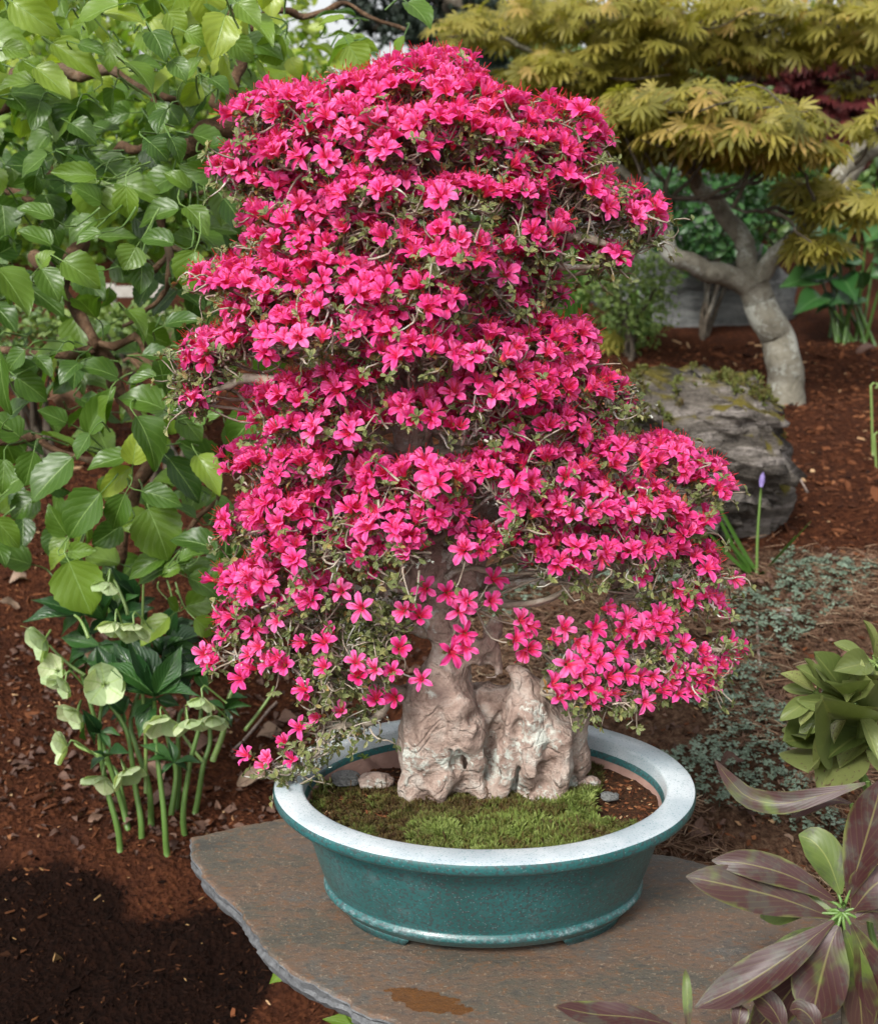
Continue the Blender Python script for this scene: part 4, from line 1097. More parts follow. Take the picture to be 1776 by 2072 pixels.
r1 = [((612, 1140), (622, 1425), 255, .65), ((800, 1178), (806, 1388), 145, .65), ((735, 1160), (1025, 1245), 150, .6), ((612, 1112), (340, 1085), 120, .55), ((1132, 1320), (868, 1382), 150, .5), ((612, 1390), (428, 1500), 140, .45), ((862, 1560), (790, 1695), 165, .6),
      ((398, 1650), (618, 1785), 185, .55), ((-10, 1700), (190, 1955), 220, .6), ((268, 1705), (372, 1882), 150, .5), ((1232, 1590), (1165, 1825), 195, .55), ((900, 1650), (892, 1842), 135, .15), ((1240, 1530), (1095, 1465), 100, .5), ((1100, 1540), (890, 1480), 120, .35),
      ((1260, 1470), (1430, 1600), 180, .5), ((1180, 1310), (1310, 1440), 140, .55), ((330, 1550), (125, 1450), 140, .45), ((340, 1380), (130, 1300), 130, .4), ((1420, 1260), (1560, 1450), 200, .2), ((1400, 1110), (1170, 1060), 140, .5), ((1200, 1195), (1060, 1080), 110, .55),
      ((808, 395), (972, 530), 160, .6), ((1160, 510), (1262, 362), 110, .6), ((1175, 200), (1310, 270), 110, .65), ((960, 200), (1060, 345), 160, .35), ((335, 275), (622, 465), 150, .8), ((225, 428), (435, 592), 150, .8), ((80, 10), (335, 190), 190, .85), ((640, 1280), (480, 1180), 120, .5),
      ((620, 1500), (850, 1490), 110, .5), ((640, 1470), (490, 1530), 110, .4), ((1060, 690), (970, 800), 150, .2), ((450, 780), (590, 870), 130, .35), ((1460, 240), (1590, 380), 140, .6), ((660, 80), (900, 100), 140, .9), ((1330, 500), (1440, 560), 120, .3), ((250, 1690), (330, 1590), 110, .65), ((1500, 20), (1640, 150), 140, .75),
      ((830, 420), (1000, 390), 130, .5), ((1090, 380), (1180, 480), 120, .4), ((500, 280), (660, 330), 110, .45), ((20, 300), (180, 340), 110, .75), ((950, 900), (1060, 1000), 140, .15), ((1080, 870), (1150, 1010), 120, .15), ((1320, 930), (1440, 900), 110, .3)]
def q3(x, y): return (x / 2.777, y / 2.777 + 1136.6)
r3 = [((390, 0), (505, 282), 255, .75), ((950, 310), (795, 455), 135, .78), ((1095, 320), (1205, 415), 110, .72), ((1050, 250), (1255, 190), 135, .6), ((1040, 40), (1260, 115), 140, .4), ((1250, 0), (1235, 135), 130, .45), ((1000, 20), (760, 90), 120, .35), ((940, 210), (1005, 275), 70, .6), ((1060, 90), (1240, 180), 150, .5)]
r3 = [(b, t, w * 3.125 / 2.777, ti) for b, t, w, ti in r3]
vleaf = []
for lst, q in ((r2, q2), (r1, q1), (r3, q3)):
    for b, t, w, ti in lst:
        (bx, by), (tx, ty) = q(*b), q(*t)
        vleaf.append((bx, by, tx, ty, w / 3.125, ti, rng.uniform(2.15, 2.40), True))
def vdens(x, y):
    if y < 70 and 590 < x < 790: return 0.12
    if y < 120: lim = 830
    elif y < 480: lim = 540 - (y - 120) * .1
    elif y < 560: lim = 470
    elif y < 690: return 0.42 if x < 490 else 0
    elif y < 1180: lim = 560
    else: return 0
    return (1.0 if y < 470 else .45) if x < lim else 0
while len(vleaf) < 640:
    x, y = rng.uniform(-120, 830), rng.uniform(-90, 1180)
    if rng.random() > vdens(x, y): continue
    back = rng.random()
    top = y < 330
    Y = rng.uniform(2.3, 3.3) if top else rng.uniform(2.4, 3.0)
    ln = rng.uniform(.055, .095) * FD / (Y * 1.03)
    a = rng.normal(math.pi / 2, .95)
    ti = np.clip(rng.normal(.80 if y < 170 else .34, .2), 0, 1)  # top leaves get a paler tint, standing in for sky light through them
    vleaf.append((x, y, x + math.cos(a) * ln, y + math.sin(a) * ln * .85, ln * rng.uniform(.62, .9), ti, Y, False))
stems = [[(-60, 250, 2.9), (80, 160, 2.8), (240, 150, 2.7), (400, 200, 2.6), (560, 250, 2.5)], [(365, 300, 2.5), (410, 275, 2.48), (470, 255, 2.5), (540, 262, 2.55)], [(458, 20, 2.7), (462, 110, 2.65), (462, 200, 2.6), (440, 265, 2.55)], [(70, 520, 2.7), (125, 590, 2.6), (175, 640, 2.55), (188, 690, 2.55), (90, 712, 2.6), (-40, 700, 2.65)],
         [(125, 590, 2.6), (170, 480, 2.7), (200, 380, 2.75), (270, 300, 2.7), (365, 300, 2.5)], [(188, 690, 2.55), (260, 800, 2.6), (300, 950, 2.6), (250, 1100, 2.6), (180, 1330, 2.62)], [(-40, 380, 2.8), (130, 420, 2.75), (330, 400, 2.7), (480, 390, 2.6)], [(188, 690, 2.55), (330, 720, 2.5), (440, 900, 2.5), (400, 1050, 2.5), (310, 1180, 2.5)],
         [(300, 160, 2.65), (290, 220, 2.6), (310, 280, 2.6)], [(440, 80, 2.7), (560, 45, 2.8), (700, 30, 2.9), (820, 60, 2.9)], [(270, 560, 2.7), (350, 520, 2.65), (470, 510, 2.6)], [(-60, 900, 2.5), (60, 890, 2.5), (160, 930, 2.5), (270, 930, 2.45)], [(330, 400, 2.7), (340, 520, 2.62), (330, 620, 2.65), (250, 660, 2.7)]]
spts = []
for k, pl in enumerate(stems):
    pts = path([pix(*q) for q in pl], 30, .03, 200 + k)
    rr_ = np.linspace(.016, .007, 30) if k in (0, 2, 3, 4, 5) else np.linspace(.009, .004, 30)
    if k == 1: rr_ = np.linspace(.022, .018, 30)
    V, F, L = tube(pts, rr_, 9, .5, k)
    link("stem", mesh_data("stem", V, F, M_VINEBARK, L), vine)
    spts.append(pts)
spts = np.concatenate(spts)
VM, VT, VP = [], [], []
pet = Acc()
for (bx, by, tx, ty, w, ti, Y, hand) in vleaf:
    dY = rng.normal(-.012, .012) if hand else rng.normal(-.01, .03)
    b, t = pix(bx, by, Y), pix(tx, ty, Y + dY)
    t = b + (t - b) * (1.08 if hand else 1.0); w = w * (1.12 if hand else 1.0)
    y = t - b; ln = np.linalg.norm(y)
    zz = nrm(CAM - b) * (.75 if hand else .5) + [0, 0, .65] + rng.normal(0, .28 if hand else .45, 3)
    ww = w / FD * np.linalg.norm(b - CAM)
    VM.append(frame1(b, y, zz, [ww, ln, ln])); VT.append(ti); VP.append(b)
    j = spts[np.argsort(np.sum((spts - b) ** 2, 1))[rng.integers(0, 3)]]
    e = b - nrm(y) * .03 + [0, .012, -.004]
    jj = e + (j - e) * min(1, (.08 if hand else .03) / max(np.linalg.norm(j - e), 1e-6))
    pet.add(*tube(path([b + nrm(y) * .002, e, jj], 6, .003, len(VM)), np.array([.0011, .0013, .0015, .0018, .002, .002]), 5), tint=(.6 if ti > .5 else .4) if hand else .15)
VM, VT = np.array(VM), np.array(VT)
pkv = rng.integers(0, 6, len(VM))
VMESH = {}
nh = sum(1 for q in vleaf if q[7])
sizes = np.array([q[4] for q in vleaf]) + 200 * np.array([q[7] for q in vleaf]) - 40 * np.array([q[6] for q in vleaf])
ordv = np.argsort(-sizes)
for i in ordv[:300]:
    key = (pkv[i], int(VT[i] * 7.99))
    if key not in VMESH:
        Vp, Fp, Lp = VL[key[0]]
        VMESH[key] = mesh_data("leaf", Vp, Fp, M_VINELEAF, Lp, tint=(key[1] + .5) / 8)
    link("leaf", VMESH[key], vine, mw=Matrix(VM[i].tolist()))
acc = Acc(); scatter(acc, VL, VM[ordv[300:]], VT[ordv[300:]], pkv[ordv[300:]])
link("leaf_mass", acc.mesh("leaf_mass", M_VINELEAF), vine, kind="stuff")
link("petiole_mass", pet.mesh("petiole_mass", M_STEM), vine, kind="stuff")

# ------------------------------------------------------------------ hellebore
hb = ground_at(300, 1690)
hel = thing("hellebore", "hellebore clump with pale green nodding flowers and dark palmate leaves beside the slab", "flowering plant", hb)
def q3(x, y): return (x / 2.777, y / 2.777 + 1136.6)
def hstem(pts, r0=.006, r1=.004, ti=.4):
    V, F, L = tube(path(pts, 16, .004, int(pts[0][0] * 999) % 97), np.linspace(r0, r1, 16), 7)
    return link("stem", mesh_data("stem", V, F, M_STEM, L, tint=ti), hel)
HY = hb[1]
sl = [[(730, 1570), (690, 1400), (570, 1000), (500, 760), (460, 640)], [(665, 1480), (600, 1250), (560, 950), (575, 800)], [(715, 1450), (680, 1250), (640, 1160), (560, 1120)], [(790, 1460), (760, 1250), (710, 950), (600, 780)], [(835, 1240), (770, 1050), (730, 900), (800, 700), (870, 760)],
      [(965, 1530), (990, 1200), (940, 1000), (900, 860)], [(990, 1470), (1010, 1200), (1000, 900), (1030, 830)], [(1035, 1440), (1060, 1150), (1110, 950), (1140, 760)], [(1095, 1500), (1150, 1150), (1190, 1000), (1170, 800)], [(930, 1470), (900, 1200), (880, 1000), (870, 780)], [(1195, 1120), (1270, 900), (1300, 740), (1350, 680)],
      [(1375, 950), (1440, 860), (1540, 700)], [(820, 1300), (810, 900), (800, 500), (810, 60)], [(560, 1090), (490, 1060), (420, 1020)], [(480, 640), (400, 580), (280, 470)], [(720, 300), (680, 200), (640, 100)], [(500, 430), (460, 350), (420, 300)], [(1150, 1130), (1050, 1000), (1000, 930)]]
for k, pl in enumerate(sl):
    Y = HY + rng.uniform(-.06, .10)
    pts = [pix(*q3(*q), Y + .02 * j) for j, q in enumerate(pl)]
    if k < 10:
        g = pts[0].copy(); g[2] = float(gz(g[0], g[1])) - .01
        if g[2] < pts[0][2]: pts = [g] + pts
        else: pts[0][2] = g[2]
    hstem(pts, .0068 if k < 11 else .004, .0040 if k < 11 else .0025, .35 if k < 10 else .7)
PALM = [.10, .32, .55, .80, .95, 1.0, .92, .72, .45, .2, .02]
HL = [leaf_proto(PALM, 4, 12, .35, .18 + .08 * q, .02, .03, q + 20) for q in range(4)]
HLM = [mesh_data("leaflet", *HL[q][:2], M_HELLLEAF, HL[q][2]) for q in range(4)]
def palm(cx, cy, Y, tips, wr=.36, lab="leaf"):
    c = pix(*q3(cx, cy), Y)
    for k, (tx, ty) in enumerate(tips):
        t = pix(*q3(tx, ty), Y + rng.uniform(-.05, .03))
        y = t - c; ln = np.linalg.norm(y)
        link(lab, HLM[rng.integers(0, 4)], hel, mw=Matrix(frame1(c, y, nrm(CAM - c) * .6 + [0, 0, .8] + rng.normal(0, .25, 3), [ln * wr * rng.uniform(1.0, 1.35), ln * 1.08, ln]).tolist()))
palm(875, 755, HY - .03, [(640, 560), (650, 470), (750, 420), (860, 530), (1000, 520), (1095, 560), (1085, 720), (680, 700)], .40)
palm(880, 770, HY + .02, [(770, 960), (740, 860), (1000, 800)], .5)
palm(470, 300, HY + .06, [(155, 310), (220, 200), (330, 130), (340, 400), (480, 430)], .38)
palm(560, 470, HY + .07, [(350, 420), (340, 600), (660, 560), (640, 450), (520, 620)], .40)
palm(900, 520, HY + .10, [(720, 480), (860, 430), (1000, 400), (1090, 470), (1130, 380), (800, 560)], .42)
palm(1100, 620, HY + .06, [(1010, 480), (1190, 620), (1160, 720), (1080, 560), (1020, 700)], .42)
palm(980, 1130, HY - .02, [(810, 1020), (840, 1100), (900, 1190), (1060, 1170), (1130, 1120), (960, 1000)], .32)
palm(590, 1100, HY - .05, [(500, 1160), (610, 1050), (705, 1060), (540, 1060)], .38)
palm(560, 960, HY - .03, [(480, 850), (620, 1040), (660, 960), (520, 980), (540, 900)], .4)
palm(660, 300, HY + .12, [(600, 200), (740, 180), (840, 260), (600, 330), (760, 420)], .45)
palm(780, 250, HY + .15, [(700, 100), (870, 200), (820, 330), (650, 50)], .4)
palm(1270, 830, HY + .03, [(1160, 780), (1390, 800), (1360, 740), (1300, 920), (1230, 880), (1340, 850)], .35)
palm(700, 850, HY + .05, [(610, 760), (690, 940), (620, 880), (720, 760)], .45)
palm(500, 560, HY + .05, [(400, 520), (520, 540), (470, 620), (400, 600)], .35)
palm(620, 640, HY + .02, [(500, 560), (560, 480), (690, 520), (760, 620), (520, 680), (640, 780)], .44)
palm(1000, 640, HY + .08, [(860, 600), (940, 460), (1080, 480), (1150, 600), (1060, 760), (900, 720)], .46)
palm(740, 560, HY + .10, [(600, 440), (700, 380), (820, 420), (860, 560), (660, 660)], .48)
palm(600, 330, HY + .14, [(420, 260), (480, 180), (620, 160), (740, 240), (500, 400), (700, 420)], .44)
palm(950, 420, HY + .14, [(820, 330), (960, 270), (1080, 320), (1120, 440), (860, 480)], .46)
palm(640, 780, HY + .06, [(520, 700), (560, 880), (680, 900), (760, 800), (720, 690)], .44)
palm(480, 900, HY + .05, [(470, 1000), (440, 860), (540, 1010)], .4)
SEP = [leaf_proto([.3, .68, .92, 1.08, 1.16, 1.14, .98, .62, .08], 6, 14, .05, -.35 + .1 * q, .03, 0, q + 60) for q in range(3)]
SEPM = [mesh_data("sepal", *SEP[q][:2], M_HELLFLOWER, SEP[q][2]) for q in range(3)]
CEN = blade_star(16, 5)
CENM = mesh_data("stamen_cluster", CEN[0], CEN[1], M_STEM, CEN[2], tint=.95, smooth=False)
hf = [(585, 690, 1.15, (.15, -.9, .35), 0), (410, 860, 1.0, (-.55, -.6, -.5), 0), (905, 910, 1.05, (.1, -.8, -.55), 0), (1190, 900, 1.05, (.1, -.55, -.8), 0), (345, 1040, .95, (-.9, -.35, .1), 0), (565, 1240, 1.05, (-.3, -.5, -.85), 0), (715, 1200, 1.0, (.5, -.5, -.6), 0),
      (220, 450, 1.15, (-.75, -.5, -.3), 0), (310, 610, .9, (-.3, -.5, .3), 0), (345, 690, .85, (-.5, -.6, -.4), 0), (745, 385, 1.0, (-.1, -.6, -.7), 0), (640, 370, .9, (-.2, -.5, -.8), 0), (1130, 790, .8, (-.2, -.5, -.8), 0), (1060, 920, .95, (.2, -.5, -.8), 0), (600, 140, .8, (-.3, -.4, -.9), 0)]
for (x, y, sc, dr, _) in hf:
    c = pix(*q3(x, y), HY - .08 + rng.normal(0, .03)); ax = nrm(np.array(dr))
    fl = link("flower", None, hel, mw=Matrix.Translation(c.tolist())); fl["_o"] = tuple(float(v) for v in c)
    e1 = nrm(np.cross(ax, [.2, .1, 1])); e2 = np.cross(ax, e1)
    ln = .043 * sc
    root = c - ax * ln * .3
    for k in range(5):
        a = k * 2 * math.pi / 5 + rng.normal(0, .1)
        rad = math.cos(a) * e1 + math.sin(a) * e2
        M1 = frame1(root + rad * .002 + ax * .0006 * k, rad * .82 + ax * rng.uniform(.35, .6), -rad * .5 + ax, [ln * .95, ln, ln])
        link("sepal", SEPM[k % 3], fl, mw=Matrix(M1.tolist()))
    link("stamen_cluster", CENM, fl, mw=Matrix(frame1(root + ax * .003, e1, ax, [.011 * sc] * 3).tolist()))
    back = root - ax * .012 + [0, 0, .012]
    V, F, L = tube(path([root, back, back + [rng.normal(0, .02), .03, -.05]], 8), [.002] * 8, 5)
    link("pedicel", mesh_data("pedicel", V, F, M_STEM, L, tint=.6), fl)

# ------------------------------------------------------------------ leaves showing under the slab edge
def simple_plant(name, label, cat, leaves, Y, wr, mat, protos, stem_to=None):
    b0 = pix(leaves[0][0], leaves[0][1], Y)
    base_ = np.array([b0[0] + .04, b0[1] + .03, float(gz(b0[0] + .04, b0[1] + .03))])
    t = thing(name, label, cat, base_)
    for k, (bx, by, tx, ty, w) in enumerate(leaves):
        b = pix(bx, by, Y + .01 * k); tip = pix(tx, ty, Y + .01 * k - .01)
        y = tip - b; ln = np.linalg.norm(y)
        Vp, Fp, Lp = protos[k % len(protos)]
        link("leaf", mesh_data("leaf", Vp, Fp, mat, Lp, tint=.7 if mat is M_VINELEAF else -1), t, mw=Matrix(frame1(b, y, nrm(CAM - b) + [0, 0, .6], [w / FD * 2.0, ln, ln]).tolist()))
        V, F, L = tube(path([base_, (base_ + b) / 2 + [0, 0, .01], b], 8), [.003] * 8, 6)
        link("stem", mesh_data("stem", V, F, M_STEM, L, tint=.5), t)
    return t
OVAL = [.12, .62, .9, 1.0, .96, .85, .66, .42, .2, .03]
OV = [leaf_proto(OVAL, 4, 10, .25, .15 + .1 * q, .02, 0, q + 80) for q in range(3)]
g = ground_at(640, 1990)
simple_plant("leafy_seedling", "single bright green pointed leaf poking out from under the slab edge", "seedling", [(612, 1938, 543, 1992, 48)], g[1] - .05, .5, M_VINELEAF, OV)
g = ground_at(720, 2120)
simple_plant("hosta", "broad green leaves sprouting on brown mulch below the slab edge", "plant", [(780, 2085, 655, 2062, 60), (760, 2110, 690, 2030, 45), (800, 2120, 770, 2040, 50), (740, 2130, 640, 2100, 60)], g[1] - .08, .5, M_VINELEAF, OV)

# ------------------------------------------------------------------ rhododendrons
LANCE = [.10, .30, .52, .72, .88, .98, 1.0, .94, .78, .50, .04]
RL = [leaf_proto(LANCE, 4, 14, .30, d_, .015, 0, 90 + q) for q, d_ in enumerate([.05, .16, .28, .4])]
def path_leaf(pts3, width, mat, tint, parent, fold=.22, nu=4, nv=16, wave=.05, name="leaf"):
    c_ = path(pts3, nv + 1)
    T = nrm(np.gradient(c_, axis=0))
    Zd = nrm(nrm(CAM - c_) + np.array([0, 0, .35]) + rng.normal(0, .12, 3))
    Xd = nrm(np.cross(T, Zd)); Zd = np.cross(Xd, T)
    v = np.linspace(0, 1, nv + 1); hw = np.interp(v, np.linspace(0, 1, len(LANCE)), LANCE) * width * .5
    ph = rng.uniform(0, 6.28, 2)
    Vs_, Ls_ = [], []
    for u_ in np.linspace(-1, 1, nu + 1):
        lift = fold * abs(u_) + wave * abs(u_) * np.sin(v * 8 + ph[int(u_ > 0)])
        Vs_.append(c_ + Xd * (u_ * hw)[:, None] + Zd * (lift * hw)[:, None])
        Ls_.append(np.stack([np.full(nv + 1, u_), v, np.zeros(nv + 1)], -1))
    return link(name, mesh_data("leaf", np.concatenate(Vs_), grid_faces(nu + 1, nv + 1), mat, np.concatenate(Ls_), tint=tint), parent)
def q5(x, y): return (x / 2.5 + 1065.6, y / 2.5 + 1349.7)
rh = thing("rhododendron", "rhododendron with glossy maroon and green whorled leaves beside the slab corner", "shrub", (0.46, 1.10, float(gz(.46, 1.10))))
YR = 1.22
hubp = pix(1705.6, 1832, YR)
big_leaves = [(1560, 1185, 935, 955, 150, .3, 0, .04), (1540, 1265, 805, 1035, 215, .45, 1, .03), (1585, 1150, 1375, 825, 185, .97, 1, .05), (1625, 1165, 1800, 540, 215, .15, 0, .02), (1645, 1235, 1850, 1040, 200, .3, 1, .0), (1550, 1285, 850, 1700, 190, .25, 1, -.03),
              (1575, 1310, 1440, 1765, 290, .35, 2, -.04), (1640, 1300, 1830, 1790, 190, .2, 2, -.03), (1605, 1330, 1700, 1860, 170, .5, 2, -.03), (1540, 1230, 1180, 1240, 170, .98, 2, .05), (1660, 1270, 1900, 1330, 190, .3, 1, -.01), (1570, 1330, 1200, 1560, 170, .9, 2, .02),
              (1560, 1300, 1120, 1850, 200, .2, 2, .03)]
for k, (bx, by, tx, ty, w, ti, pr_, dY) in enumerate(big_leaves):
    b, t = pix(*q5(bx, by), YR + dY * .2), pix(*q5(tx, ty), YR + dY)
    y = t - b; ln = np.linalg.norm(y)
    sdv = nrm(np.cross(y, CAM - b)); bow = rng.normal(0, .05)
    path_leaf([b, b + y * .35 + sdv * bow * ln + [0, 0, .012], b + y * .7 + sdv * bow * ln + [0, 0, .008], t - [0, 0, .006]], w / 2.5 / FD * 1.45, M_RHODO, ti, rh, wave=.16, fold=.12 + .2 * rng.random())
    V, F, L = tube(path([hubp + [0, .005, -.012], (hubp + b) / 2 + [0, .002, -.004], b + y * .10 + [0, .001, -.001]], 7), np.linspace(.0024, .0013, 7), 6)
    link("petiole", mesh_data("petiole", V, F, M_STEM, L, tint=.5), rh)
more = [((1722, 580), (950, 470), 120, .35, 1.30, -.02), ((1640, 690), (1335, 745), 90, .2, 1.33, .02), ((742, 1815), (145, 1725), 130, .3, 1.16, 0), ((815, 1880), (800, 1510), 50, .6, 1.18, .04), ((1310, 1860), (1130, 1640), 130, .25, 1.18, .03), ((1060, 1860), (1090, 1700), 90, .3, 1.17, .02), ((1480, 1860), (1330, 1720), 120, .4, 1.17, .02), ((1780, 1200), (1690, 980), 110, .5, 1.28, .04)]
for k, (b, t, w, ti, Y, dY) in enumerate(more):
    b, t = pix(*q5(*b), Y), pix(*q5(*t), Y + dY)
    y = t - b; ln = np.linalg.norm(y)
    pl_ = [b, b + y * .35 + [0, 0, .010], b + y * .7 + [0, 0, .008], t - [0, 0, .004]]
    if k == 0: pl_ = [pix(*q5(x_, y_), Y + .01 * j) for j, (x_, y_) in enumerate([(1722, 585), (1480, 650), (1290, 690), (1130, 665), (1040, 590), (950, 470)])]
    if k == 2: pl_ = [pix(*q5(x_, y_), Y) for x_, y_ in [(742, 1815), (560, 1775), (330, 1755), (145, 1715)]]
    path_leaf(pl_, w / 2.5 / FD * 1.4, M_RHODO, ti, rh, wave=.15)
for k in range(7):
    a = k * .9; ax = nrm(CAM - hubp + [0, 0, .2])
    e1 = nrm(np.cross(ax, [0, 0, 1])); e2 = np.cross(e1, ax)
    rd = math.cos(a) * e1 + math.sin(a) * e2
    Vp, Fp, Lp = leaf_proto([.5, .9, 1, .7, .1], 2, 5, .4, -.2, seed=k)
    link("bud_scale", mesh_data("bud_scale", Vp, Fp, M_STEM, Lp, tint=.8), rh, mw=Matrix(frame1(hubp - ax * .004 + rd * .002, rd * .22 + ax, -rd, [.006, .014, .014]).tolist()))
V, F, L = tube(path([rh.location, np.array([.50, 1.16, .35]), hubp + [0.01, .02, -.07], hubp + [0, .004, -.005]], 20, .01, 3), np.linspace(.011, .005, 20), 8, .2, 3)
link("stem", mesh_data("stem", V, F, M_DARKTWIG, L), rh)
for tgt in (pix(*q5(1722, 580), 1.30), pix(*q5(742, 1815), 1.16), pix(*q5(1310, 1860), 1.18), pix(*q5(815, 1880), 1.18), pix(*q5(1640, 690), 1.33), pix(*q5(1780, 1200), 1.28), pix(*q5(1060, 1860), 1.17), pix(*q5(1480, 1860), 1.17)):
    V, F, L = tube(path([np.array([.50, 1.16, .35]), (np.array([.50, 1.16, .35]) + tgt) / 2 + [.04, -.02, -.05], tgt], 12, .006, 8), np.linspace(.006, .003, 12), 6)
    link("stem", mesh_data("stem", V, F, M_STEM, L, tint=.6), rh)

r2b = np.array([.78, 1.78, float(gz(.78, 1.78))])
rh2 = thing("rhododendron", "olive green rhododendron with some scorched leaves above the silvery ground cover", "shrub", r2b)
Y2 = 1.72
for hx, hy, num, ang0, ang1, ln_ in ((1728, 1425, 9, 60, 300, 120), (1768, 1340, 8, 30, 300, 95), (1700, 1490, 7, 60, 260, 110), (1770, 1470, 6, 80, 280, 120), (1655, 1405, 5, 110, 250, 90)):
    hp = pix(hx, hy, Y2 + rng.normal(0, .05))
    for k in range(num):
        a = R(ang0 + (ang1 - ang0) * (k + rng.uniform(-.3, .3)) / max(num - 1, 1))
        l_ = ln_ * rng.uniform(.75, 1.2)
        t = pix(hx + math.cos(a) * l_, hy - math.sin(a) * l_ * .9, Y2 + rng.normal(-.03, .05))
        b = hp + (t - hp) * .12
        y = t - b; ln = np.linalg.norm(y)
        Vp, Fp, Lp = RL[rng.integers(0, 3)]
        link("leaf", mesh_data("leaf", Vp, Fp, M_RHODO2, Lp, tint=float(np.clip(rng.normal(.5, .25), 0, 1))), rh2, mw=Matrix(frame1(b, y, nrm(CAM - b) * .7 + [0, 0, .6] + rng.normal(0, .35, 3), [ln * rng.uniform(.32, .42), ln, ln]).tolist()))
        V, F, L = tube(path([hp, (hp + b) / 2, b + y * .05], 5), [.002] * 5, 5)
        link("petiole", mesh_data("petiole", V, F, M_STEM, L, tint=.9), rh2)
    V, F, L = tube(path([r2b, (r2b + hp) / 2 + [.05, .03, -.03], hp], 14, .01, 9), np.linspace(.010, .0045, 14), 7)
    link("stem", mesh_data("stem", V, F, M_STEM, L, tint=.55), rh2)

# ------------------------------------------------------------------ mossy rock and boulders
rk, RV = rock("mossy_rock", pix(1395, 925, 3.25), (.255, .19, .215), M_ROCK, "layered grey rock capped with olive moss on the red mulch", "rock", 31, strata=.24, amp=.20, tilt=(.6, -.35, 1))
rb = pix(1480, 1040, 3.3)
rock("mossy_rock", (rb[0], rb[1] + .02, rb[2] - .02), (.16, .13, .17), M_ROCK, "dark undercut foot of stone below the layered mossy rock", "rock", 35, strata=.05, amp=.2)
acc = Acc()
n = 5200
ii = rng.integers(0, len(RV), n)
Pm = RV[ii]; Nm = nrm(Pm - np.array(rk.location))
pq = project(Pm)
mm = (fbm(Pm * 9, 3, 90) + (Nm[:, 2] - .55) * 1.6 + .5 * sstep(1480, 1580, pq[:, 0])) > .40
Pm, Nm = Pm[mm] + rng.normal(0, .004, (mm.sum(), 3)), Nm[mm]
scatter(acc, STAR, frames(Pm, rng.normal(0, 1, Pm.shape), nrm(Nm + [0, 0, .6]), rng.uniform(.010, .022, len(Pm))), np.clip(rng.normal(.38, .10, len(Pm)), 0, 1))
mo = link("moss_cover", acc.mesh("moss_cover", M_MOSS, False), rk, kind="stuff")
for k, (x, y, Y, r, lab) in enumerate([(1345, 360, 6.4, (.30, .2, .24), "tall grey boulder behind the gold maple limbs"), (1430, 545, 6.0, (.34, .22, .16), "low grey boulder behind the fork of the gold maple"), (1290, 385, 6.8, (.2, .2, .25), "grey boulder half hidden by the azalea and the gold leaves")]):
    p = pix(x, y, Y); rock("boulder", (p[0], p[1], p[2]), r, M_BOULDER, lab, "boulder", 80 + k, amp=.18, sub=4)
    gzv = float(gz(p[0], p[1]))
    if p[2] - r[2] > gzv:
        rock("boulder", (p[0], p[1] + .05, (p[2] + gzv) / 2 - .1), (r[0] * 1.3, r[1] * 1.3, (p[2] - gzv) / 2 + .12), M_BOULDER, "supporting " + lab, "boulder", 180 + k, amp=.15, sub=4)

# ------------------------------------------------------------------ gold maples
def lobed(nl, seed, depth_=.62):
    r = np.random.default_rng(seed); V, F, L = [[0, 0, 0]], [], [[0, 0, 0]]
    for k in range(nl):
        f = (k - (nl - 1) / 2) / ((nl - 1) / 2)
        a = f * 2.15 + r.normal(0, .05); ln = (1 - .42 * abs(f) ** 1.5) * r.uniform(.9, 1.08)
        dv = np.array([math.sin(a), math.cos(a)]); sd = np.array([dv[1], -dv[0]])
        dr = -.28 * ln
        b = len(V)
        w = .080 * ln * 1.1
        for q, (d_, s_) in enumerate([(.45, -1.0), (.45, 1.0), (.72, -.95), (.72, .95), (1.0, 0)]):
            xy = dv * d_ * ln + sd * s_ * w
            V.append([xy[0], xy[1], dr * d_ ** 2]); L.append([s_, d_, 0])
        F += [[0, b + 1, b], [b, b + 1, b + 3], [b, b + 3, b + 2], [b + 2, b + 3, b + 4]]
    return np.array(V) + [0, .05, 0], np.array(F), np.array(L)
ML = [lobed(9, q) for q in range(4)]
MLM = [mesh_data("leaf", *ML[q][:2], M_MAPLELEAF, ML[q][2]) for q in range(4)]
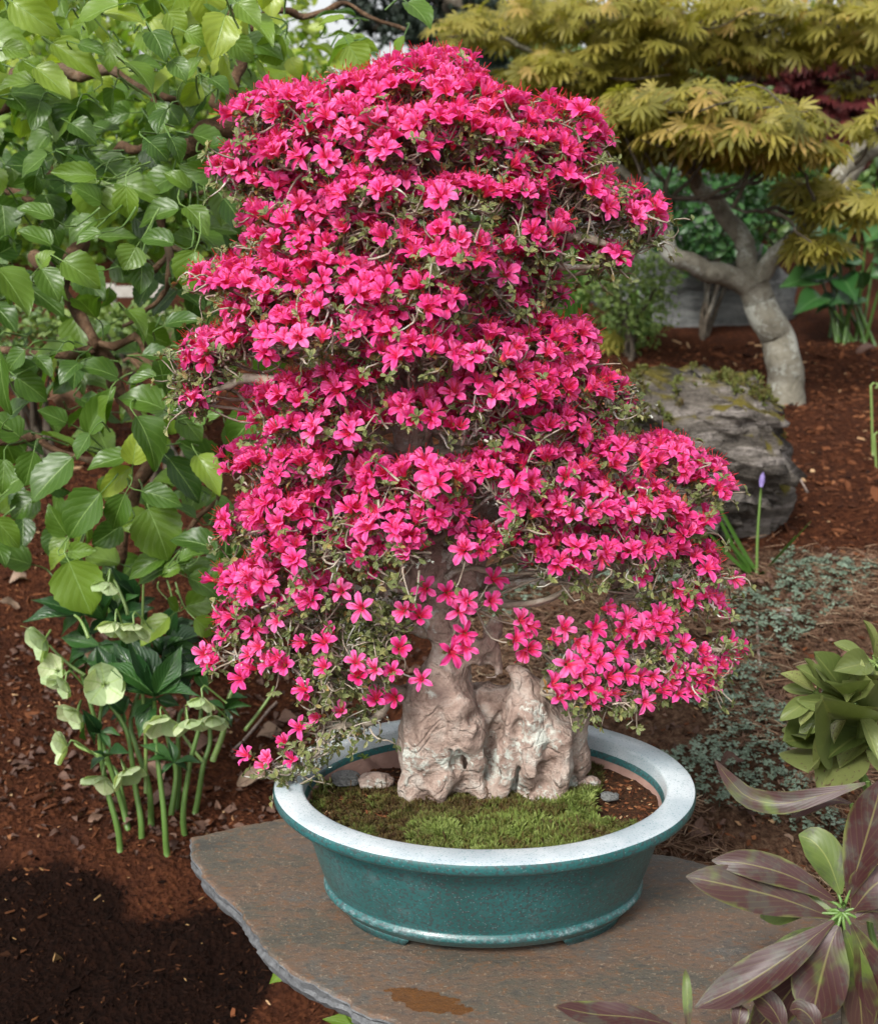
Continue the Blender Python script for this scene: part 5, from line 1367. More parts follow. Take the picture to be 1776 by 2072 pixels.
def maple(label, base_, limbs, pads, nleaf, lsize, mat, part_leaves, cat="tree", name="maple_tree", bark_m=None, group=None, twig_m=None):
    bark_m = bark_m or M_MAPLEBARK
    t = thing(name, label, cat, base_, group)
    pts_all = []
    for k, (pl, r0, r1) in enumerate(limbs):
        pts = path([pix(*q) for q in pl] if len(pl[0]) == 3 and k >= 0 else pl, 22, .02, 300 + k)
        if k == 0: pts[0][2] = min(pts[0][2], float(gz(pts[0][0], pts[0][1])) - .03)
        V, F, L = tube(pts, np.linspace(r0, r1, 22), 12 if r0 > .03 else 7, .035, k)
        link("trunk" if k == 0 else "limb", mesh_data("limb", V, F, bark_m if r0 > .02 else (twig_m or M_DARKTWIG), L), t)
        pts_all.append(pts)
    pts_all = np.concatenate(pts_all)
    tw = Acc(); P, Nn = [], []
    tot = sum(p[2] * p[3] for p in pads)
    for (x, y, a_, b_, Y, dY) in pads:
        n = int(nleaf * a_ * b_ / tot)
        C = pix(x, y, Y); sc = np.linalg.norm(C - CAM) / FD
        j = pts_all[np.argmin(np.sum((pts_all - C) ** 2, 1))]
        if np.linalg.norm(j - C) > .03:
            tw.add(*tube(path([j, (j + C) / 2 + [0, 0, -.03], C - [0, 0, b_ * sc * .3]], 9, .02, n), np.linspace(.009, .004, 9), 5))
        for q in range(max(8, n // 8)):
            e = C + rng.normal(0, .5, 3) * [a_ * sc, dY, b_ * sc * .5] - [0, 0, b_ * sc * .2]
            s0 = C - [0, 0, b_ * sc * .4] + (e - C) * .15
            tw.add(*tube(path([s0, (s0 + e) / 2 + rng.normal(0, .03, 3), e], 6, .015, q), np.linspace(.0062, .0022, 6), 4))
        dv = rng.normal(0, 1, (n, 3)); dv = nrm(dv) * rng.uniform(.25, 1, (n, 1)) ** .5
        lay = fbm(np.c_[dv[:, :2] * 2.2, np.full(n, x * .1)], 2, int(x)) * .35
        dv[:, 2] = (np.round(dv[:, 2] * 2.0) / 2.0 * .7 + dv[:, 2] * .3) + lay
        P.append(C + dv * [a_ * sc, dY, b_ * sc]); Nn.append(np.c_[dv[:, 0] * .5, dv[:, 1] * .5 - .25, np.full(n, 1.0)] + rng.normal(0, .35, (n, 3)))
    P, Nn = np.concatenate(P), nrm(np.concatenate(Nn))
    n = len(P)
    y = np.c_[Nn[:, 0] * 1.5 + rng.normal(0, .6, n), rng.normal(-.3, .6, n), rng.normal(-.35, .25, n)]
    M = frames(P, y, Nn, lsize * rng.uniform(.65, 1.2, n))
    pk_ = rng.integers(0, 4, n); tt = np.clip(rng.normal(.5, .24, n), 0, 1)
    o = np.argsort(project(P)[:, 2]) if part_leaves else np.arange(n)
    for i in o[:part_leaves]:
        link("leaf", MLM[pk_[i]], t, mw=Matrix(M[i].tolist()))
    acc = Acc(); scatter(acc, ML, M[o[part_leaves:]], tt[o[part_leaves:]], pk_[o[part_leaves:]])
    link("leaf_mass", acc.mesh("leaf_mass", mat), t, kind="stuff")
    if tw.n: link("twig_mass", tw.mesh("twig_mass", twig_m or M_DARKTWIG), t, kind="stuff")
    return t
MY = 4.55
maple("gold leaved maple with pale grey forked trunk standing in red mulch", pix(1590, 810, MY),
      [([(1592, 815, MY), (1572, 700, MY), (1548, 640, MY), (1522, 575, MY)], .070, .056), ([(1522, 585, MY), (1450, 550, MY - .05), (1360, 515, MY - .15), (1318, 440, MY - .2), (1282, 380, MY - .2), (1240, 330, MY - .2)], .044, .020), ([(1520, 580, MY), (1500, 490, MY + .1), (1440, 410, MY + .15), (1395, 350, MY + .1), (1350, 290, MY)], .042, .020),
       ([(1525, 580, MY), (1575, 510, MY), (1650, 435, MY), (1710, 345, MY + .1), (1790, 290, MY + .2)], .036, .022), ([(1395, 350, MY + .1), (1480, 300, MY), (1560, 270, MY - .1)], .014, .006), ([(1350, 400, MY - .2), (1420, 405, MY - .2), (1500, 370, MY - .2), (1590, 280, MY - .2)], .010, .005), ([(1318, 440, MY - .2), (1290, 350, MY - .2), (1330, 260, MY - .2)], .012, .006),
       ([(1650, 435, MY), (1560, 430, MY - .1), (1480, 420, MY - .2)], .010, .005), ([(1240, 330, MY - .2), (1220, 300, MY - .2), (1180, 270, MY - .2)], .012, .006)] + [([(ax_, ay_, MY - .2), ((ax_ + bx_) / 2 + 12, (ay_ + by_) / 2 + 10, MY - .28), (bx_, by_, MY - .3)], .008, .003) for ax_, ay_, bx_, by_ in ((1318, 440, 1250, 250), (1318, 440, 1380, 230), (1360, 400, 1450, 250), (1395, 350, 1420, 215), (1480, 420, 1540, 260), (1500, 370, 1620, 300), (1350, 400, 1300, 300), (1420, 405, 1510, 330), (1650, 435, 1600, 310), (1650, 435, 1700, 400), (1560, 430, 1640, 490), (1282, 380, 1200, 320))],
      [(1400, 215, 190, 34, MY - .2, .35), (1270, 240, 110, 34, MY - .1, .3), (1540, 250, 120, 34, MY - .2, .35), (1440, 275, 170, 30, MY - .25, .35), (1600, 300, 90, 22, MY - .2, .3), (1330, 290, 90, 20, MY, .25), (1500, 315, 110, 14, MY - .1, .25), (1230, 330, 60, 24, MY, .25), (1700, 405, 90, 26, MY - .1, .3), (1640, 380, 60, 20, MY, .2),
       (1640, 492, 56, 20, MY - .1, .2), (1770, 255, 30, 20, MY, .2), (1180, 300, 60, 24, MY, .25)], 1600, .082, M_MAPLELEAF, 300)
MY2 = 6.3
maple("second gold maple with thin dark upright stems beyond the grey forked one", pix(1300, 480, MY2),
      [([(1300, 480, MY2), (1290, 330, MY2), (1292, 160, MY2), (1275, 60, MY2), (1268, -60, MY2)], .055, .030), ([(1292, 165, MY2), (1210, 60, MY2), (1165, -40, MY2)], .022, .012), ([(1290, 230, MY2), (1180, 130, MY2 - .2), (1100, 110, MY2 - .2), (1000, 70, MY2 - .2)], .022, .010), ([(1275, 80, MY2), (1380, 50, MY2), (1480, 20, MY2), (1560, -30, MY2)], .020, .010),
       ([(1290, 330, MY2), (1420, 220, MY2), (1560, 130, MY2), (1700, 60, MY2), (1800, 10, MY2)], .026, .012), ([(1240, 200, MY2), (1220, 130, MY2), (1180, 80, MY2)], .016, .010), ([(1700, 380, MY2 - .3), (1730, 320, MY2 - .3), (1776, 270, MY2 - .3), (1850, 230, MY2 - .3)], .05, .04)],
      [(940, 60, 70, 22, MY2 - .3, .4), (1060, 40, 120, 40, MY2, .5), (1095, 125, 50, 20, MY2 - .2, .4), (1130, 150, 130, 34, MY2 - .2, .5), (1220, 30, 130, 46, MY2 - .3, .5), (1390, 40, 140, 46, MY2 - .2, .5), (1540, 50, 140, 46, MY2, .5), (1700, 30, 120, 50, MY2 - .2, .5), (1250, 110, 130, 30, MY2 - .2, .5), (1430, 110, 140, 30, MY2, .5), (1560, 118, 80, 18, MY2, .4), (1730, 95, 90, 24, MY2 - .2, .4),
       (1180, 200, 90, 26, MY2, .4), (1330, 165, 90, 22, MY2, .4), (1740, 170, 50, 12, MY2, .3), (1100, 190, 60, 20, MY2, .3)], 2200, .092, M_MAPLELEAF, 0)
MY3 = 9.0
maple("dark red leaved maple in the distance behind the gold maples", pix(1640, 480, MY3), [([(1640, 470, MY3), (1630, 330, MY3), (1660, 200, MY3), (1650, 60, MY3)], .06, .03), ([(1640, 300, MY3), (1730, 230, MY3), (1790, 120, MY3)], .03, .015), ([(1630, 320, MY3), (1560, 230, MY3), (1510, 120, MY3)], .03, .015)],
      [(1650, 130, 150, 60, MY3, .6), (1700, 230, 130, 60, MY3, .6), (1560, 180, 110, 60, MY3 + .3, .6), (1640, 300, 140, 46, MY3, .6), (1740, 320, 90, 60, MY3, .5), (1450, 110, 80, 60, MY3 + .4, .6), (1730, 60, 100, 60, MY3, .6)], 4200, .10, M_REDLEAF, 0, bark_m=M_DARKTWIG)

# ------------------------------------------------------------------ conifer, far hedge, shrubs
pine = thing("pine_tree", "dark pine with bare hanging boughs against the bright sky", "tree", (pix(900, 0, 10)[0], 10, float(gz(0, 10))))
acc = Acc()
gp = np.array(pine.location)
tpts = path([gp - [0, 0, .1], gp + [.05, 0, .8], gp + [-.05, 0, 2.0], gp + [.05, 0, 3.4]], 20, .05, 1)
V, F, L = tube(tpts, np.linspace(.13, .06, 20), 9, .2, 1)
link("trunk", mesh_data("trunk", V, F, M_DARKTWIG, L), pine)
ndl = Acc()
NP = [blade_star(14, 100 + q) for q in range(3)]
boughs = [[(905, -20), (840, 10), (770, 25), (700, 15)], [(905, 40), (850, 35), (790, 55), (740, 60)], [(900, 60), (960, 100), (1010, 150), (1050, 170)], [(900, 20), (980, 60), (1060, 80)], [(910, 80), (930, 130), (990, 180)], [(900, -60), (800, -30), (720, -10)], [(905, 100), (870, 70), (820, 75)], [(905, 0), (1000, 20), (1090, 30)], [(900, 150), (960, 165), (1030, 190)]]
for k, pl in enumerate(boughs):
    pts = path([pix(x, y, 10 - .1 * k) for x, y in pl], 18, .06, 400 + k)
    pts[0] = tpts[np.argmin(np.sum((tpts - pts[0]) ** 2, 1))]
    V, F, L = tube(pts, np.linspace(.045, .012, 18), 7, .2, k)
    link("bough", mesh_data("bough", V, F, M_DARKTWIG, L), pine)
    n = 150
    Pn = pts[rng.integers(3, 18, n)] + rng.normal(0, .07, (n, 3)) * [1.2, 1.2, .6]
    scatter(ndl, NP, frames(Pn, rng.normal(0, 1, (n, 3)), nrm(rng.normal(0, .5, (n, 3)) + [0, 0, .7]), rng.uniform(.05, .09, n)), rng.uniform(0, 1, n))
link("needle_mass", ndl.mesh("needle_mass", M_NEEDLE, False), pine, kind="stuff")

SL = [leaf_proto([.15, .8, 1, .85, .1], 2, 4, .25, .2, seed=200 + q) for q in range(3)]
def shrub(name, label, c, rad, n, ls, mat, tmean=.45, cat="shrub", bare=0.0, group=None):
    c = np.array(c, float); g0 = float(gz(c[0], c[1]))
    t = thing(name, label, cat, (c[0], c[1], g0), group)
    for k in range(6):
        e = c + rng.normal(0, .45, 3) * rad
        V, F, L = tube(path([[c[0] + rng.normal(0, .03), c[1] + rng.normal(0, .03), g0 - .02], (c + [0, 0, -rad[2] * .3] + e) / 2, e], 10, .03, k), np.linspace(.012, .004, 10), 6)
        link("stem", mesh_data("stem", V, F, M_DARKTWIG, L), t)
    dv = nrm(rng.normal(0, 1, (n, 3))) * rng.uniform(.1, 1, (n, 1)) ** .4
    cl = fbm(dv * 2.6 + c, 3, int(abs(c[0]) * 100))
    kp = cl > -.25
    dv, cl = dv[kp], cl[kp]
    P = c + dv * rad * (1 + .22 * cl[:, None])
    n = len(P)
    M = frames(P, nrm(dv * .6 + rng.normal(0, .6, (n, 3)) + [0, 0, -.1]), nrm(dv + rng.normal(0, .5, (n, 3)) + [0, -.2, .6]), np.stack([ls * .6 * np.ones(n), ls * np.ones(n), ls * np.ones(n)], -1) * rng.uniform(.6, 1.25, (n, 1)))
    acc = Acc(); scatter(acc, SL, M, np.clip(rng.normal(tmean, .2, n) + .25 * cl, 0, 1))
    link("leaf_mass", acc.mesh("leaf_mass", mat), t, kind="stuff")
    return t
def at(x, y, Y): return pix(x, y, Y)
shrub("low_fern_patch", "low yellow green ferny growth on the ground behind the vine stems", at(330, 680, 3.9), (.42, .22, .09), 2600, .03, M_SHRUB, .8, cat="fern")
shrub("low_fern_patch", "low dull green growth behind the vine beyond its thick lower stem", at(60, 690, 4.0), (.40, .22, .10), 2400, .03, M_SHRUB, .6, cat="fern")
shrub("boxwood_shrub", "fine leaved light green shrub with bare brown lower stems near the mossy rock", at(1275, 590, 5.2), (.21, .17, .24), 3000, .022, M_SHRUB, .85)
shrub("evergreen_shrub", "glossy round leaved shrub beneath the gold maple canopy", at(1440, 430, 5.6), (.34, .25, .26), 2200, .045, M_DARKLEAF, .55)
shrub("evergreen_shrub", "bushy green shrub behind the azalea at the edge of the mulch", at(1180, 450, 7.4), (.6, .4, .42), 2400, .06, M_SHRUB, .35)
shrub("leafy_shrub", "large sunlit yellow green bush far behind the climbing vine", at(250, 120, 8.5), (1.2, .7, .75), 5200, .09, M_VINELEAF, .8)
shrub("leafy_shrub", "mid green bush behind the vine stems near the pale board", at(60, 380, 7.0), (.95, .6, .7), 4200, .08, M_VINELEAF, .6)
shrub("leafy_shrub", "rounded green bush behind the vine close to the azalea", at(430, 330, 7.5), (.9, .6, .75), 4400, .08, M_VINELEAF, .65)
shrub("leafy_shrub", "low dark green bush beyond the azalea crown", at(800, 380, 8.0), (.9, .6, .8), 3600, .08, M_SHRUB, .4)
shrub("leafy_shrub", "dull green bush behind the grey boulders", at(1250, 330, 8.5), (1.0, .6, .75), 3600, .08, M_SHRUB, .35)
shrub("leafy_shrub", "shadowy bush beneath the red maple", at(1640, 440, 8.6), (1.1, .6, .5), 3200, .08, M_SHRUB, .25)
shrub("leafy_shrub", "tall far bush closing the garden behind the red maple", at(1850, 250, 11), (1.4, .8, 1.4), 3600, .11, M_SHRUB, .3)
for k, (x, y, Y, r, lab) in enumerate([(-150, 150, 14, 2.2, "distant rounded green tree behind the sunlit bush"), (1150, 230, 13, 1.6, "distant dull green tree behind the second gold maple"), (420, 330, 13, 1.5, "distant green tree behind the azalea top")]):
    shrub("garden_tree", lab, at(x, y, Y), (r, r * .6, r * .55), 4200, .13, M_SHRUB, .45, cat="tree")

# strap leaved clump, hosta clump, bluebell, little yellow plant, fiddleheads, dead ferns
def blades(name, label, px, py, Y, n, h, spread, mat, w=.008, tmean=-1, cat="plant"):
    b = ground_at(px, py); h = h * b[1] / Y; spread = spread * b[1] / Y; w = w * b[1] / Y
    t = thing(name, label, cat, b)
    for k in range(n):
        a = rng.uniform(0, 6.28); sp = spread * rng.uniform(.3, 1)
        hh_ = h * rng.uniform(.6, 1.1)
        b0 = b + [rng.normal(0, .03), rng.normal(0, .03), -.01]
        pts = path([b0, b0 + [math.cos(a) * sp * .3, math.sin(a) * sp * .3, hh_ * .7], b0 + [math.cos(a) * sp * .75, math.sin(a) * sp * .75, hh_], b0 + [math.cos(a) * sp * 1.15, math.sin(a) * sp * 1.15, hh_ * .86]], 9)
        sd = np.array([-math.sin(a), math.cos(a), 0]) * w
        wv = np.interp(np.linspace(0, 1, 9), [0, .4, .8, 1], [.8, 1, .6, .05])
        V = np.concatenate([pts - sd * wv[:, None], pts - [0, 0, .3 * w], pts + sd * wv[:, None]])
        L = np.zeros((27, 3)); L[:, 0] = np.repeat([-1, 0, 1], 9); L[:, 1] = np.tile(np.linspace(0, 1, 9), 3)
        link("leaf", mesh_data("leaf", V, grid_faces(3, 9), mat, L, tint=float(np.clip(rng.normal(.5, .25), 0, 1))), t)
    return t
blades("daylily", "clump of bright green arching strap leaves behind the azalea", 1160, 700, 3.9, 60, .30, .20, M_BLADE, .009)
blades("daylily", "second tuft of green strap leaves below the fine leaved shrub", 1290, 680, 4.3, 26, .16, .16, M_BLADE, .007)
blades("iris", "upright green blades glimpsed through the climbing vine", 310, 640, 3.4, 16, .16, .10, M_BLADE, .008)

hp = ground_at(1715, 692); HYp = hp[1]
hosta = thing("hosta", "clump of large dark green leaves on tall stalks at the bed edge", "plant", hp)
for k, (x, y, l_, a) in enumerate([(1690, 545, 70, 200), (1730, 520, 80, 160), (1760, 560, 70, 30), (1700, 500, 70, 140), (1750, 490, 70, 60), (1660, 560, 60, 190), (1720, 580, 60, 250), (1690, 600, 50, 230), (1770, 520, 80, 20), (1650, 530, 50, 170), (1740, 550, 60, 280), (1705, 470, 60, 110), (1775, 480, 60, 40), (1670, 500, 60, 150), (1700, 560, 60, 300), (1740, 600, 50, 200), (1720, 540, 70, 90), (1660, 600, 50, 220), (1780, 580, 60, 330)]):
    b = pix(x, y, HYp + rng.normal(0, .08)); l_ *= 1.1
    t = pix(x + math.cos(R(a)) * l_, y - math.sin(R(a)) * l_ * .6, HYp - .1 + rng.normal(0, .08))
    y_ = t - b; ln = np.linalg.norm(y_)
    Vp, Fp, Lp = OV[k % 3]
    link("leaf", mesh_data("leaf", Vp, Fp, M_DARKLEAF, Lp, tint=float(rng.uniform(.1, .8))), hosta, mw=Matrix(frame1(b, y_, nrm(CAM - b) * 1.1 + [0, 0, .6], [ln * .55, ln, ln]).tolist()))
    g0 = hp + [rng.normal(0, .05), rng.normal(0, .04), -.02]
    V, F, L = tube(path([g0, (g0 + b) / 2 + [0, 0, .02], b], 8), np.linspace(.008, .005, 8), 6)
    link("stem", mesh_data("stem", V, F, M_STEM, L, tint=.1), hosta)

bb = ground_at(1530, 1165)
bl = thing("bluebell", "lone bluebell with lilac bud and a few strap leaves beside the rock", "flower", bb)
for (x, y, mx_, my_) in ((1440, 1000, 1500, 1110), (1445, 1030, 1490, 1120), (1465, 1085, 1510, 1140), (1425, 1070, 1480, 1130), (1640, 1055, 1570, 1130), (1608, 1085, 1560, 1140)):
    pts = path([bb + [rng.normal(0, .006), 0, -.01], pix(mx_, my_, bb[1]), pix(x, y, bb[1] - .03)], 9)
    wv = np.interp(np.linspace(0, 1, 9), [0, .4, .8, 1], [.7, 1, .8, .1]) * .0075
    sd = np.array([.8, .5, .1])
    V = np.concatenate([pts - sd * wv[:, None], pts + [0, .003, 0], pts + sd * wv[:, None]])
    L = np.zeros((27, 3)); L[:, 0] = np.repeat([-1, 0, 1], 9); L[:, 1] = np.tile(np.linspace(0, 1, 9), 3)
    link("leaf", mesh_data("leaf", V, grid_faces(3, 9), M_BLADE, L, tint=.35), bl)
sp_ = path([bb, pix(1532, 1080, bb[1]), pix(1539, 985, bb[1])], 10)
V, F, L = tube(sp_, np.linspace(.004, .003, 10), 6); link("stalk", mesh_data("stalk", V, F, M_STEM, L, tint=.6), bl)
m = N("lilac_bud"); M_LILAC = m.bsdf((0.20, 0.15, 0.36), 0.6)
V, F, L = tube([sp_[-1], sp_[-1] + [.001, 0, .014], sp_[-1] + [.002, 0, .028], sp_[-1] + [.003, 0, .038]], [.004, .008, .006, .001], 7); link("bud", mesh_data("bud", V, F, M_LILAC, L), bl)

def fern(label, x0, y0, pts_px, Y, mat, name="fern_frond", ti=.6, w=.05):
    pts = path([pix(x, y, Y) for x, y in pts_px], 52)
    base_ = pts[0]
    t = thing(name, label, "fern", base_)
    V, F, L = tube(pts, np.linspace(.003, .001, 52), 5); link("midrib", mesh_data("midrib", V, F, mat, L, tint=ti), t)
    acc = Acc(); Vp, Fp, Lp = leaf_proto([.5, 1, .8, .1], 2, 4, .1, .2, seed=9)
    T = nrm(np.gradient(pts, axis=0))
    for k in range(3, 52):
        for s_ in (-1, 1):
            sd = nrm(np.cross(T[k], [0, -1, .4])) * s_
            ln = (w * (1 - k / 56) + .01) * rng.uniform(.7, 1.1)
            M1 = frame1(pts[k], sd + T[k] * .3, [0, -.6, .8], [ln * .11, ln, ln])
            acc.add(Vp @ M1[:3, :3].T + M1[:3, 3], Fp, Lp, ti + rng.normal(0, .1))
    link("leaflet_mass", acc.mesh("leaflet_mass", mat), t, kind="stuff")
fern("withered brown fern frond arching behind the vine leaves", 0, 0, [(95, 810), (150, 785), (210, 765), (270, 748)], 3.0, M_STRAW, ti=.45)
fern("pale dead fern frond lying beyond the vine stems", 0, 0, [(250, 730), (310, 700), (370, 690), (440, 680)], 3.2, M_STRAW, ti=.6)
bp = pix(270, 590, 5.2)
V = np.array([[x, y, z] for x in (-.15, .15) for y in (-.012, .012) for z in (-.022, .022)]) + bp
F = np.array([[0, 1, 3, 2], [4, 6, 7, 5], [0, 4, 5, 1], [2, 3, 7, 6], [0, 2, 6, 4], [1, 5, 7, 3]])
gb = float(gz(bp[0], bp[1]))
bd = thing("edging_board", "pale weathered garden edging board glimpsed behind the vine", "board", (bp[0], bp[1], gb))
link("plank", mesh_data("plank", V, F, M_BOARD, smooth=False), bd)
for dx in (-.1, .1):
    Vp = np.array([[x, y, z] for x in (-.02, .02) for y in (.013, .04) for z in (gb - bp[2] - .05, .03)]) + bp + [dx, 0, 0]
    link("post", mesh_data("post", Vp, F, M_BOARD, smooth=False), bd)
for (x, y, h_, lab) in ((1765, 905, 145, "slender curled fern fiddlehead rising from the mulch"), (1772, 930, 70, "short curled fern fiddlehead beside the taller one")):
    g = ground_at(x, y + 20); top = pix(x - 4, y - h_ + 20, g[1])
    pts = np.vstack([path([g, (g + top) / 2, top], 10), top + [.008, 0, .008], top + [.020, 0, .006], top + [.022, 0, -.006], top + [.014, 0, -.008]])
    V, F, L = tube(pts, .004, 6)
    link("fiddlehead", mesh_data("fiddlehead", V, F, M_STEM, L, tint=.8), label=lab, cat="fern")
yp = ground_at(1240, 716)
yl = thing("heuchera", "small clump of yellowish lobed leaves at the edge of the mulch", "plant", yp)
for k in range(9):
    b = yp + [rng.normal(0, .03), rng.normal(0, .03), .05 + rng.uniform(0, .06)]
    link("leaf", MLM[k % 4], yl, mw=Matrix(frame1(b, [rng.normal(0, .5), -.5, -.2], [rng.normal(0, .3), -.7, .7], [.085] * 3).tolist()))
    V, F, L = tube(path([yp + [0, 0, -.01], (yp + b) / 2 + [.005, 0, 0], b], 6), [.002] * 6, 5); link("stem", mesh_data("stem", V, F, M_STEM, L, tint=.8), yl)

# ------------------------------------------------------------------ litter on the ground
def on_land(x, y, up=0.0): return np.stack([x, y, gz(x, y) + up], -1)
# bark chips, bigger and sparser near the bed front
acc = Acc()
n = 34000
x, y = rng.uniform(-2.2, 2.3, n), 1.25 + 4.2 * rng.uniform(0, 1, n) ** 1.35
P = on_land(x, y, .004)
pq = project(P)
lineq = np.interp(pq[:, 0], [-400, 0, 120, 250, 400, 470, 560], [1700, 1725, 1770, 1800, 1790, 1840, 1900])
rq = np.interp(pq[:, 1], [1700, 1850, 1940, 2000, 2072], [560, 570, 575, 520, 470])
isdark = (pq[:, 1] > lineq + rng.normal(0, 34, n)) & (pq[:, 0] < rq + rng.normal(0, 26, n))
sz = np.exp(rng.normal(math.log(.0062), .5, n)) * (1 + .9 * sstep(2.6, 4.2, y))
M = frames(P, np.c_[rng.normal(0, 1, (n, 2)), rng.normal(0, .3, n)], nrm(np.c_[rng.normal(0, .45, (n, 2)), np.ones(n)]), np.stack([sz * rng.uniform(.4, 1.1, n), sz, sz], -1))
tt = np.clip(rng.normal(.5, .24, n), 0, 1)
scatter(acc, SHARDS, M[~isdark], tt[~isdark])
link("bark_chips", acc.mesh("bark_chips", M_CHIP, False), label="loose reddish bark chips strewn over the mulch bed", cat="bark chips", kind="stuff")
acc = Acc()
n = 9000
x, y = rng.uniform(-1.1, .1, n), rng.uniform(1.3, 2.3, n)
P = on_land(x, y, .003); pq = project(P)
lineq = np.interp(pq[:, 0], [-400, 0, 120, 250, 400, 470, 560], [1700, 1725, 1770, 1800, 1790, 1840, 1900])
rq = np.interp(pq[:, 1], [1700, 1850, 1940, 2000, 2072], [560, 570, 575, 520, 470])
kp = (pq[:, 1] > lineq + rng.normal(0, 12, n) - 6) & (pq[:, 0] < rq + rng.normal(0, 10, n))
P = P[kp]; n = len(P)
sz = np.exp(rng.normal(math.log(.0045), .5, n))
scatter(acc, SHARDS, frames(P, np.c_[rng.normal(0, 1, (n, 2)), rng.normal(0, .3, n)], nrm(np.c_[rng.normal(0, .5, (n, 2)), np.ones(n)]), np.stack([sz * rng.uniform(.3, .9, n), sz, sz], -1)), rng.uniform(0, 1, n) ** .8)
link("compost_crumbs", acc.mesh("compost_crumbs", M_DCHIP, False), label="dark compost crumbs with a few pale grains", cat="compost", kind="stuff")

# dry needles and twigs on the right-hand slope
def needle(seed):
    r = np.random.default_rng(seed)
    V, F, L = tube(path([[0, -.5, 0], [r.normal(0, .06), 0, .02], [r.normal(0, .1), .5, 0]], 5), .0125, 3)
    return V, F, L
NDL = [needle(q) for q in range(5)]
acc = Acc()
n = 26000
x = rng.uniform(.0, 1.9, n); y = rng.uniform(1.55, 3.15, n)
kp = (fbm(np.c_[x, y, x * 0] * 5, 3, 15) > -.35) & (y < 2.95 + .1 * rng.normal(0, 1, n))
x, y = x[kp], y[kp]; n = len(x)
ln = rng.uniform(.025, .07, n)
M = frames(on_land(x, y, .008) + np.c_[np.zeros((n, 2)), rng.uniform(0, .016, n)], np.c_[rng.normal(0, 1, (n, 2)), rng.normal(0, .18, n)], np.tile([0, 0, 1.0], (n, 1)), np.stack([ln * 0 + .085, ln, ln * 0 + .085], -1))
scatter(acc, NDL, M, np.clip(rng.normal(.58, .24, n), 0, 1))
link("dry_needles", acc.mesh("dry_needles", M_STRAW), label="tangled brown dry needles covering the slope behind the pot", cat="dry needles", kind="stuff")
# small brown leaf litter
acc = Acc()
DRY = [leaf_proto([.1, .6, .9, 1, .8, .45, .05], 3, 6, .5, d_, .08, 0, 300 + q) for q, d_ in enumerate([.3, -.4, .6, -.2])]
n = 3700
x = np.r_[rng.uniform(.0, 1.9, 2600), rng.uniform(-1.2, .1, 1100)]; y = np.r_[rng.uniform(1.55, 3.1, 2600), rng.uniform(2.25, 3.1, 1100)]
ln = rng.uniform(.012, .032, n)
M = frames(on_land(x, y, .005), np.c_[rng.normal(0, 1, (n, 2)), rng.normal(0, .3, n)], nrm(np.c_[rng.normal(0, .6, (n, 2)), np.ones(n)]), np.stack([ln * .6, ln, ln], -1))
scatter(acc, DRY, M, np.clip(rng.normal(.4, .22, n) - .22 * (x < .05), 0, 1))
link("leaf_litter", acc.mesh("leaf_litter", M_DRYLEAF), label="small brown dead leaves littering the ground", cat="leaf litter", kind="stuff")
# silver-green ground cover
def trefoil(seed):
    r = np.random.default_rng(seed); V, F, L = [], [], []
    for k in range(3):
        a = k * 2.094 + r.normal(0, .15); c_, s_ = math.cos(a), math.sin(a)
        for q, (u, v) in enumerate([(0, 0), (-.5, .65), (0, .55), (.5, .65), (-.42, .98), (0, .85), (.42, .98)]):
            V.append([c_ * u - s_ * v, s_ * u + c_ * v, .25 * abs(u) - .2 * v * v]); L.append([u * 2, v, 0])
        b = k * 7
        F += [[b, b + 2, b + 1], [b, b + 3, b + 2], [b + 1, b + 2, b + 5], [b + 1, b + 5, b + 4], [b + 2, b + 3, b + 5], [b + 3, b + 6, b + 5]]
    return np.array(V), np.array(F), np.array(L)
TRE = [trefoil(q) for q in range(4)]
n = 17000
x = rng.uniform(.05, 2.0, n); y = rng.uniform(1.6, 3.05, n)
cl = fbm(np.c_[x, y, x * 0] * 6.5, 3, 55)
pq = project(on_land(x, y))
kp = (cl > .20 + .50 * sstep(1200, 1050, pq[:, 1])) & (pq[:, 1] > 1060 + rng.normal(0, 20, n))
x, y, cl = x[kp], y[kp], cl[kp]; n = len(x)
hgt = .008 + .03 * np.clip(cl, 0, 1) * rng.uniform(.3, 1.2, n)
M = frames(on_land(x, y) + np.c_[np.zeros((n, 2)), hgt], np.c_[rng.normal(0, 1, (n, 2)), rng.normal(0, .2, n)], nrm(np.c_[rng.normal(0, .35, n), rng.normal(-.15, .35, n), np.ones(n)]), rng.uniform(.006, .0105, n))
acc = Acc(); scatter(acc, TRE, M, np.clip(rng.normal(.5, .25, n), 0, 1))
for k in range(0, n, 6):
    acc.add(*tube([[x[k], y[k], float(gz(x[k], y[k])) - .003], [x[k], y[k], float(M[k, 2, 3])]], .0007, 3), tint=.1)
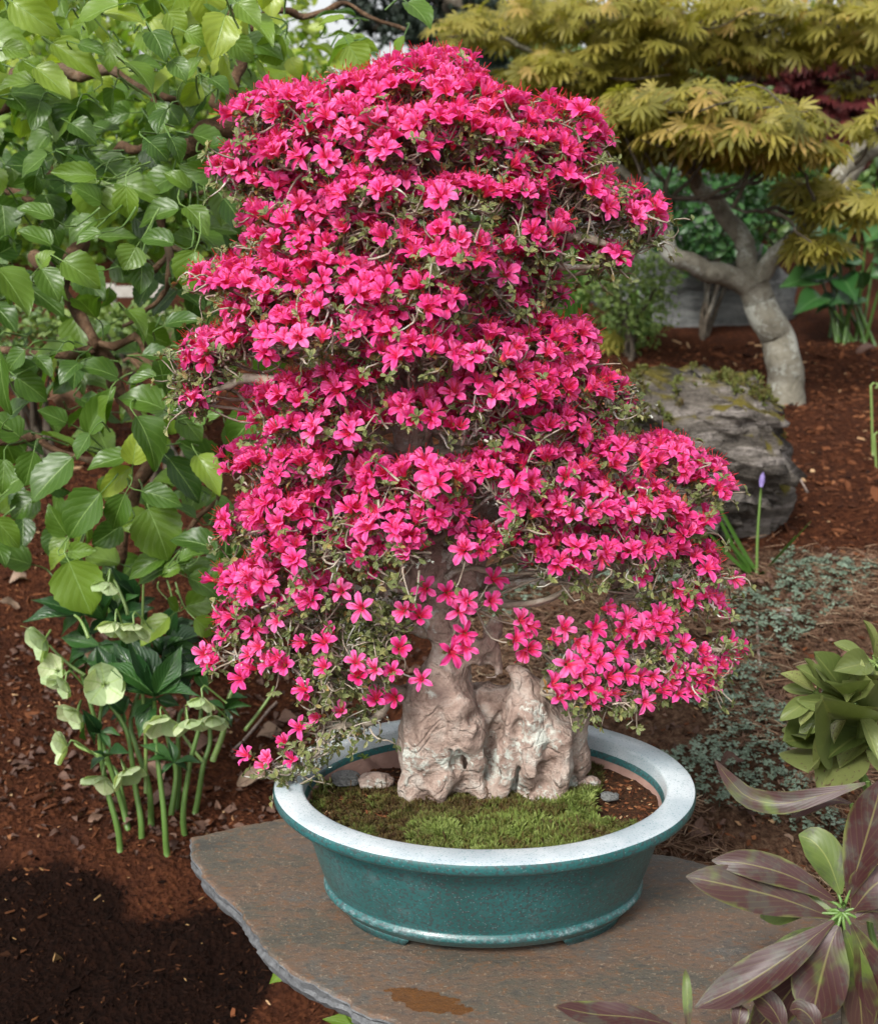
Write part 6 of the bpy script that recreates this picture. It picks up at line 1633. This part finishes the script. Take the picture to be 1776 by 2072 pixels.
link("ground_cover", acc.mesh("ground_cover", M_SILVER), label="low silvery green clover like ground cover on the slope", cat="ground cover", kind="stuff")

# individual fallen leaves, twigs and stone chips one can pick out
for k, (x, y, l_, lab) in enumerate([(330, 1590, .07, "crumpled tan leaf among the hellebore stalks"), (300, 1640, .06, "dry leaf at the foot of the hellebore"), (20, 1185, .08, "grey brown leaf on the bed below the vine"), (40, 1240, .06, "curled dead leaf below the vine near the hellebore"), (520, 1500, .07, "brown leaf between hellebore and pot rim"), (480, 1600, .07, "crisp leaf behind the slab corner"),
                                     (1395, 1705, .07, "curled grey leaf at the back edge of the slab"), (1440, 1560, .06, "reddish brown leaf on the needle litter behind the pot"), (560, 1470, .06, "folded dead leaf behind the low pink sprig"), (1730, 720, .09, "dark dead leaf on mulch under the dark hosta clump"), (430, 1510, .06, "tan dead leaf beside the last hellebore stalk")]):
    g = ground_at(x, y); Vp, Fp, Lp = DRY[k % 4]
    M1 = frame1(g + [0, 0, .012], [rng.normal(), rng.normal(), .1], [rng.normal(0, .3), -.4, 1], [l_ * .6, l_, l_])
    link("dead_leaf", mesh_data("dead_leaf", Vp, Fp, M_DRYLEAF, Lp), label=lab, cat="dead leaf", mw=Matrix(M1.tolist()))
for pl, lab in (([(1590, 930), (1612, 965), (1632, 1003)], "pale crooked twig on mulch right of the mossy rock"), ([(1530, 1270), (1532, 1320), (1537, 1365)], "thin straw coloured twig standing in the ground cover"), ([(560, 1430), (500, 1500), (470, 1530)], "thin dark twig leaning behind the low pink sprig")):
    pts = path([ground_at(x, y) + [0, 0, .012] for x, y in pl], 9, .004, 2)
    V, F, L = tube(pts, .0035, 6, .3, 1); link("fallen_twig", mesh_data("fallen_twig", V, F, M_TRUNK, L), label=lab, cat="twig")
g = ground_at(1590, 1245)
rock("stone_chip", g + [0, 0, .006], (.018, .012, .012), M_BOARD, "pale angular stone chip lying in the ground cover", "stone", 66, amp=.15, sub=2)
for o in scene.objects:
    if "_o" in o: del o["_o"]
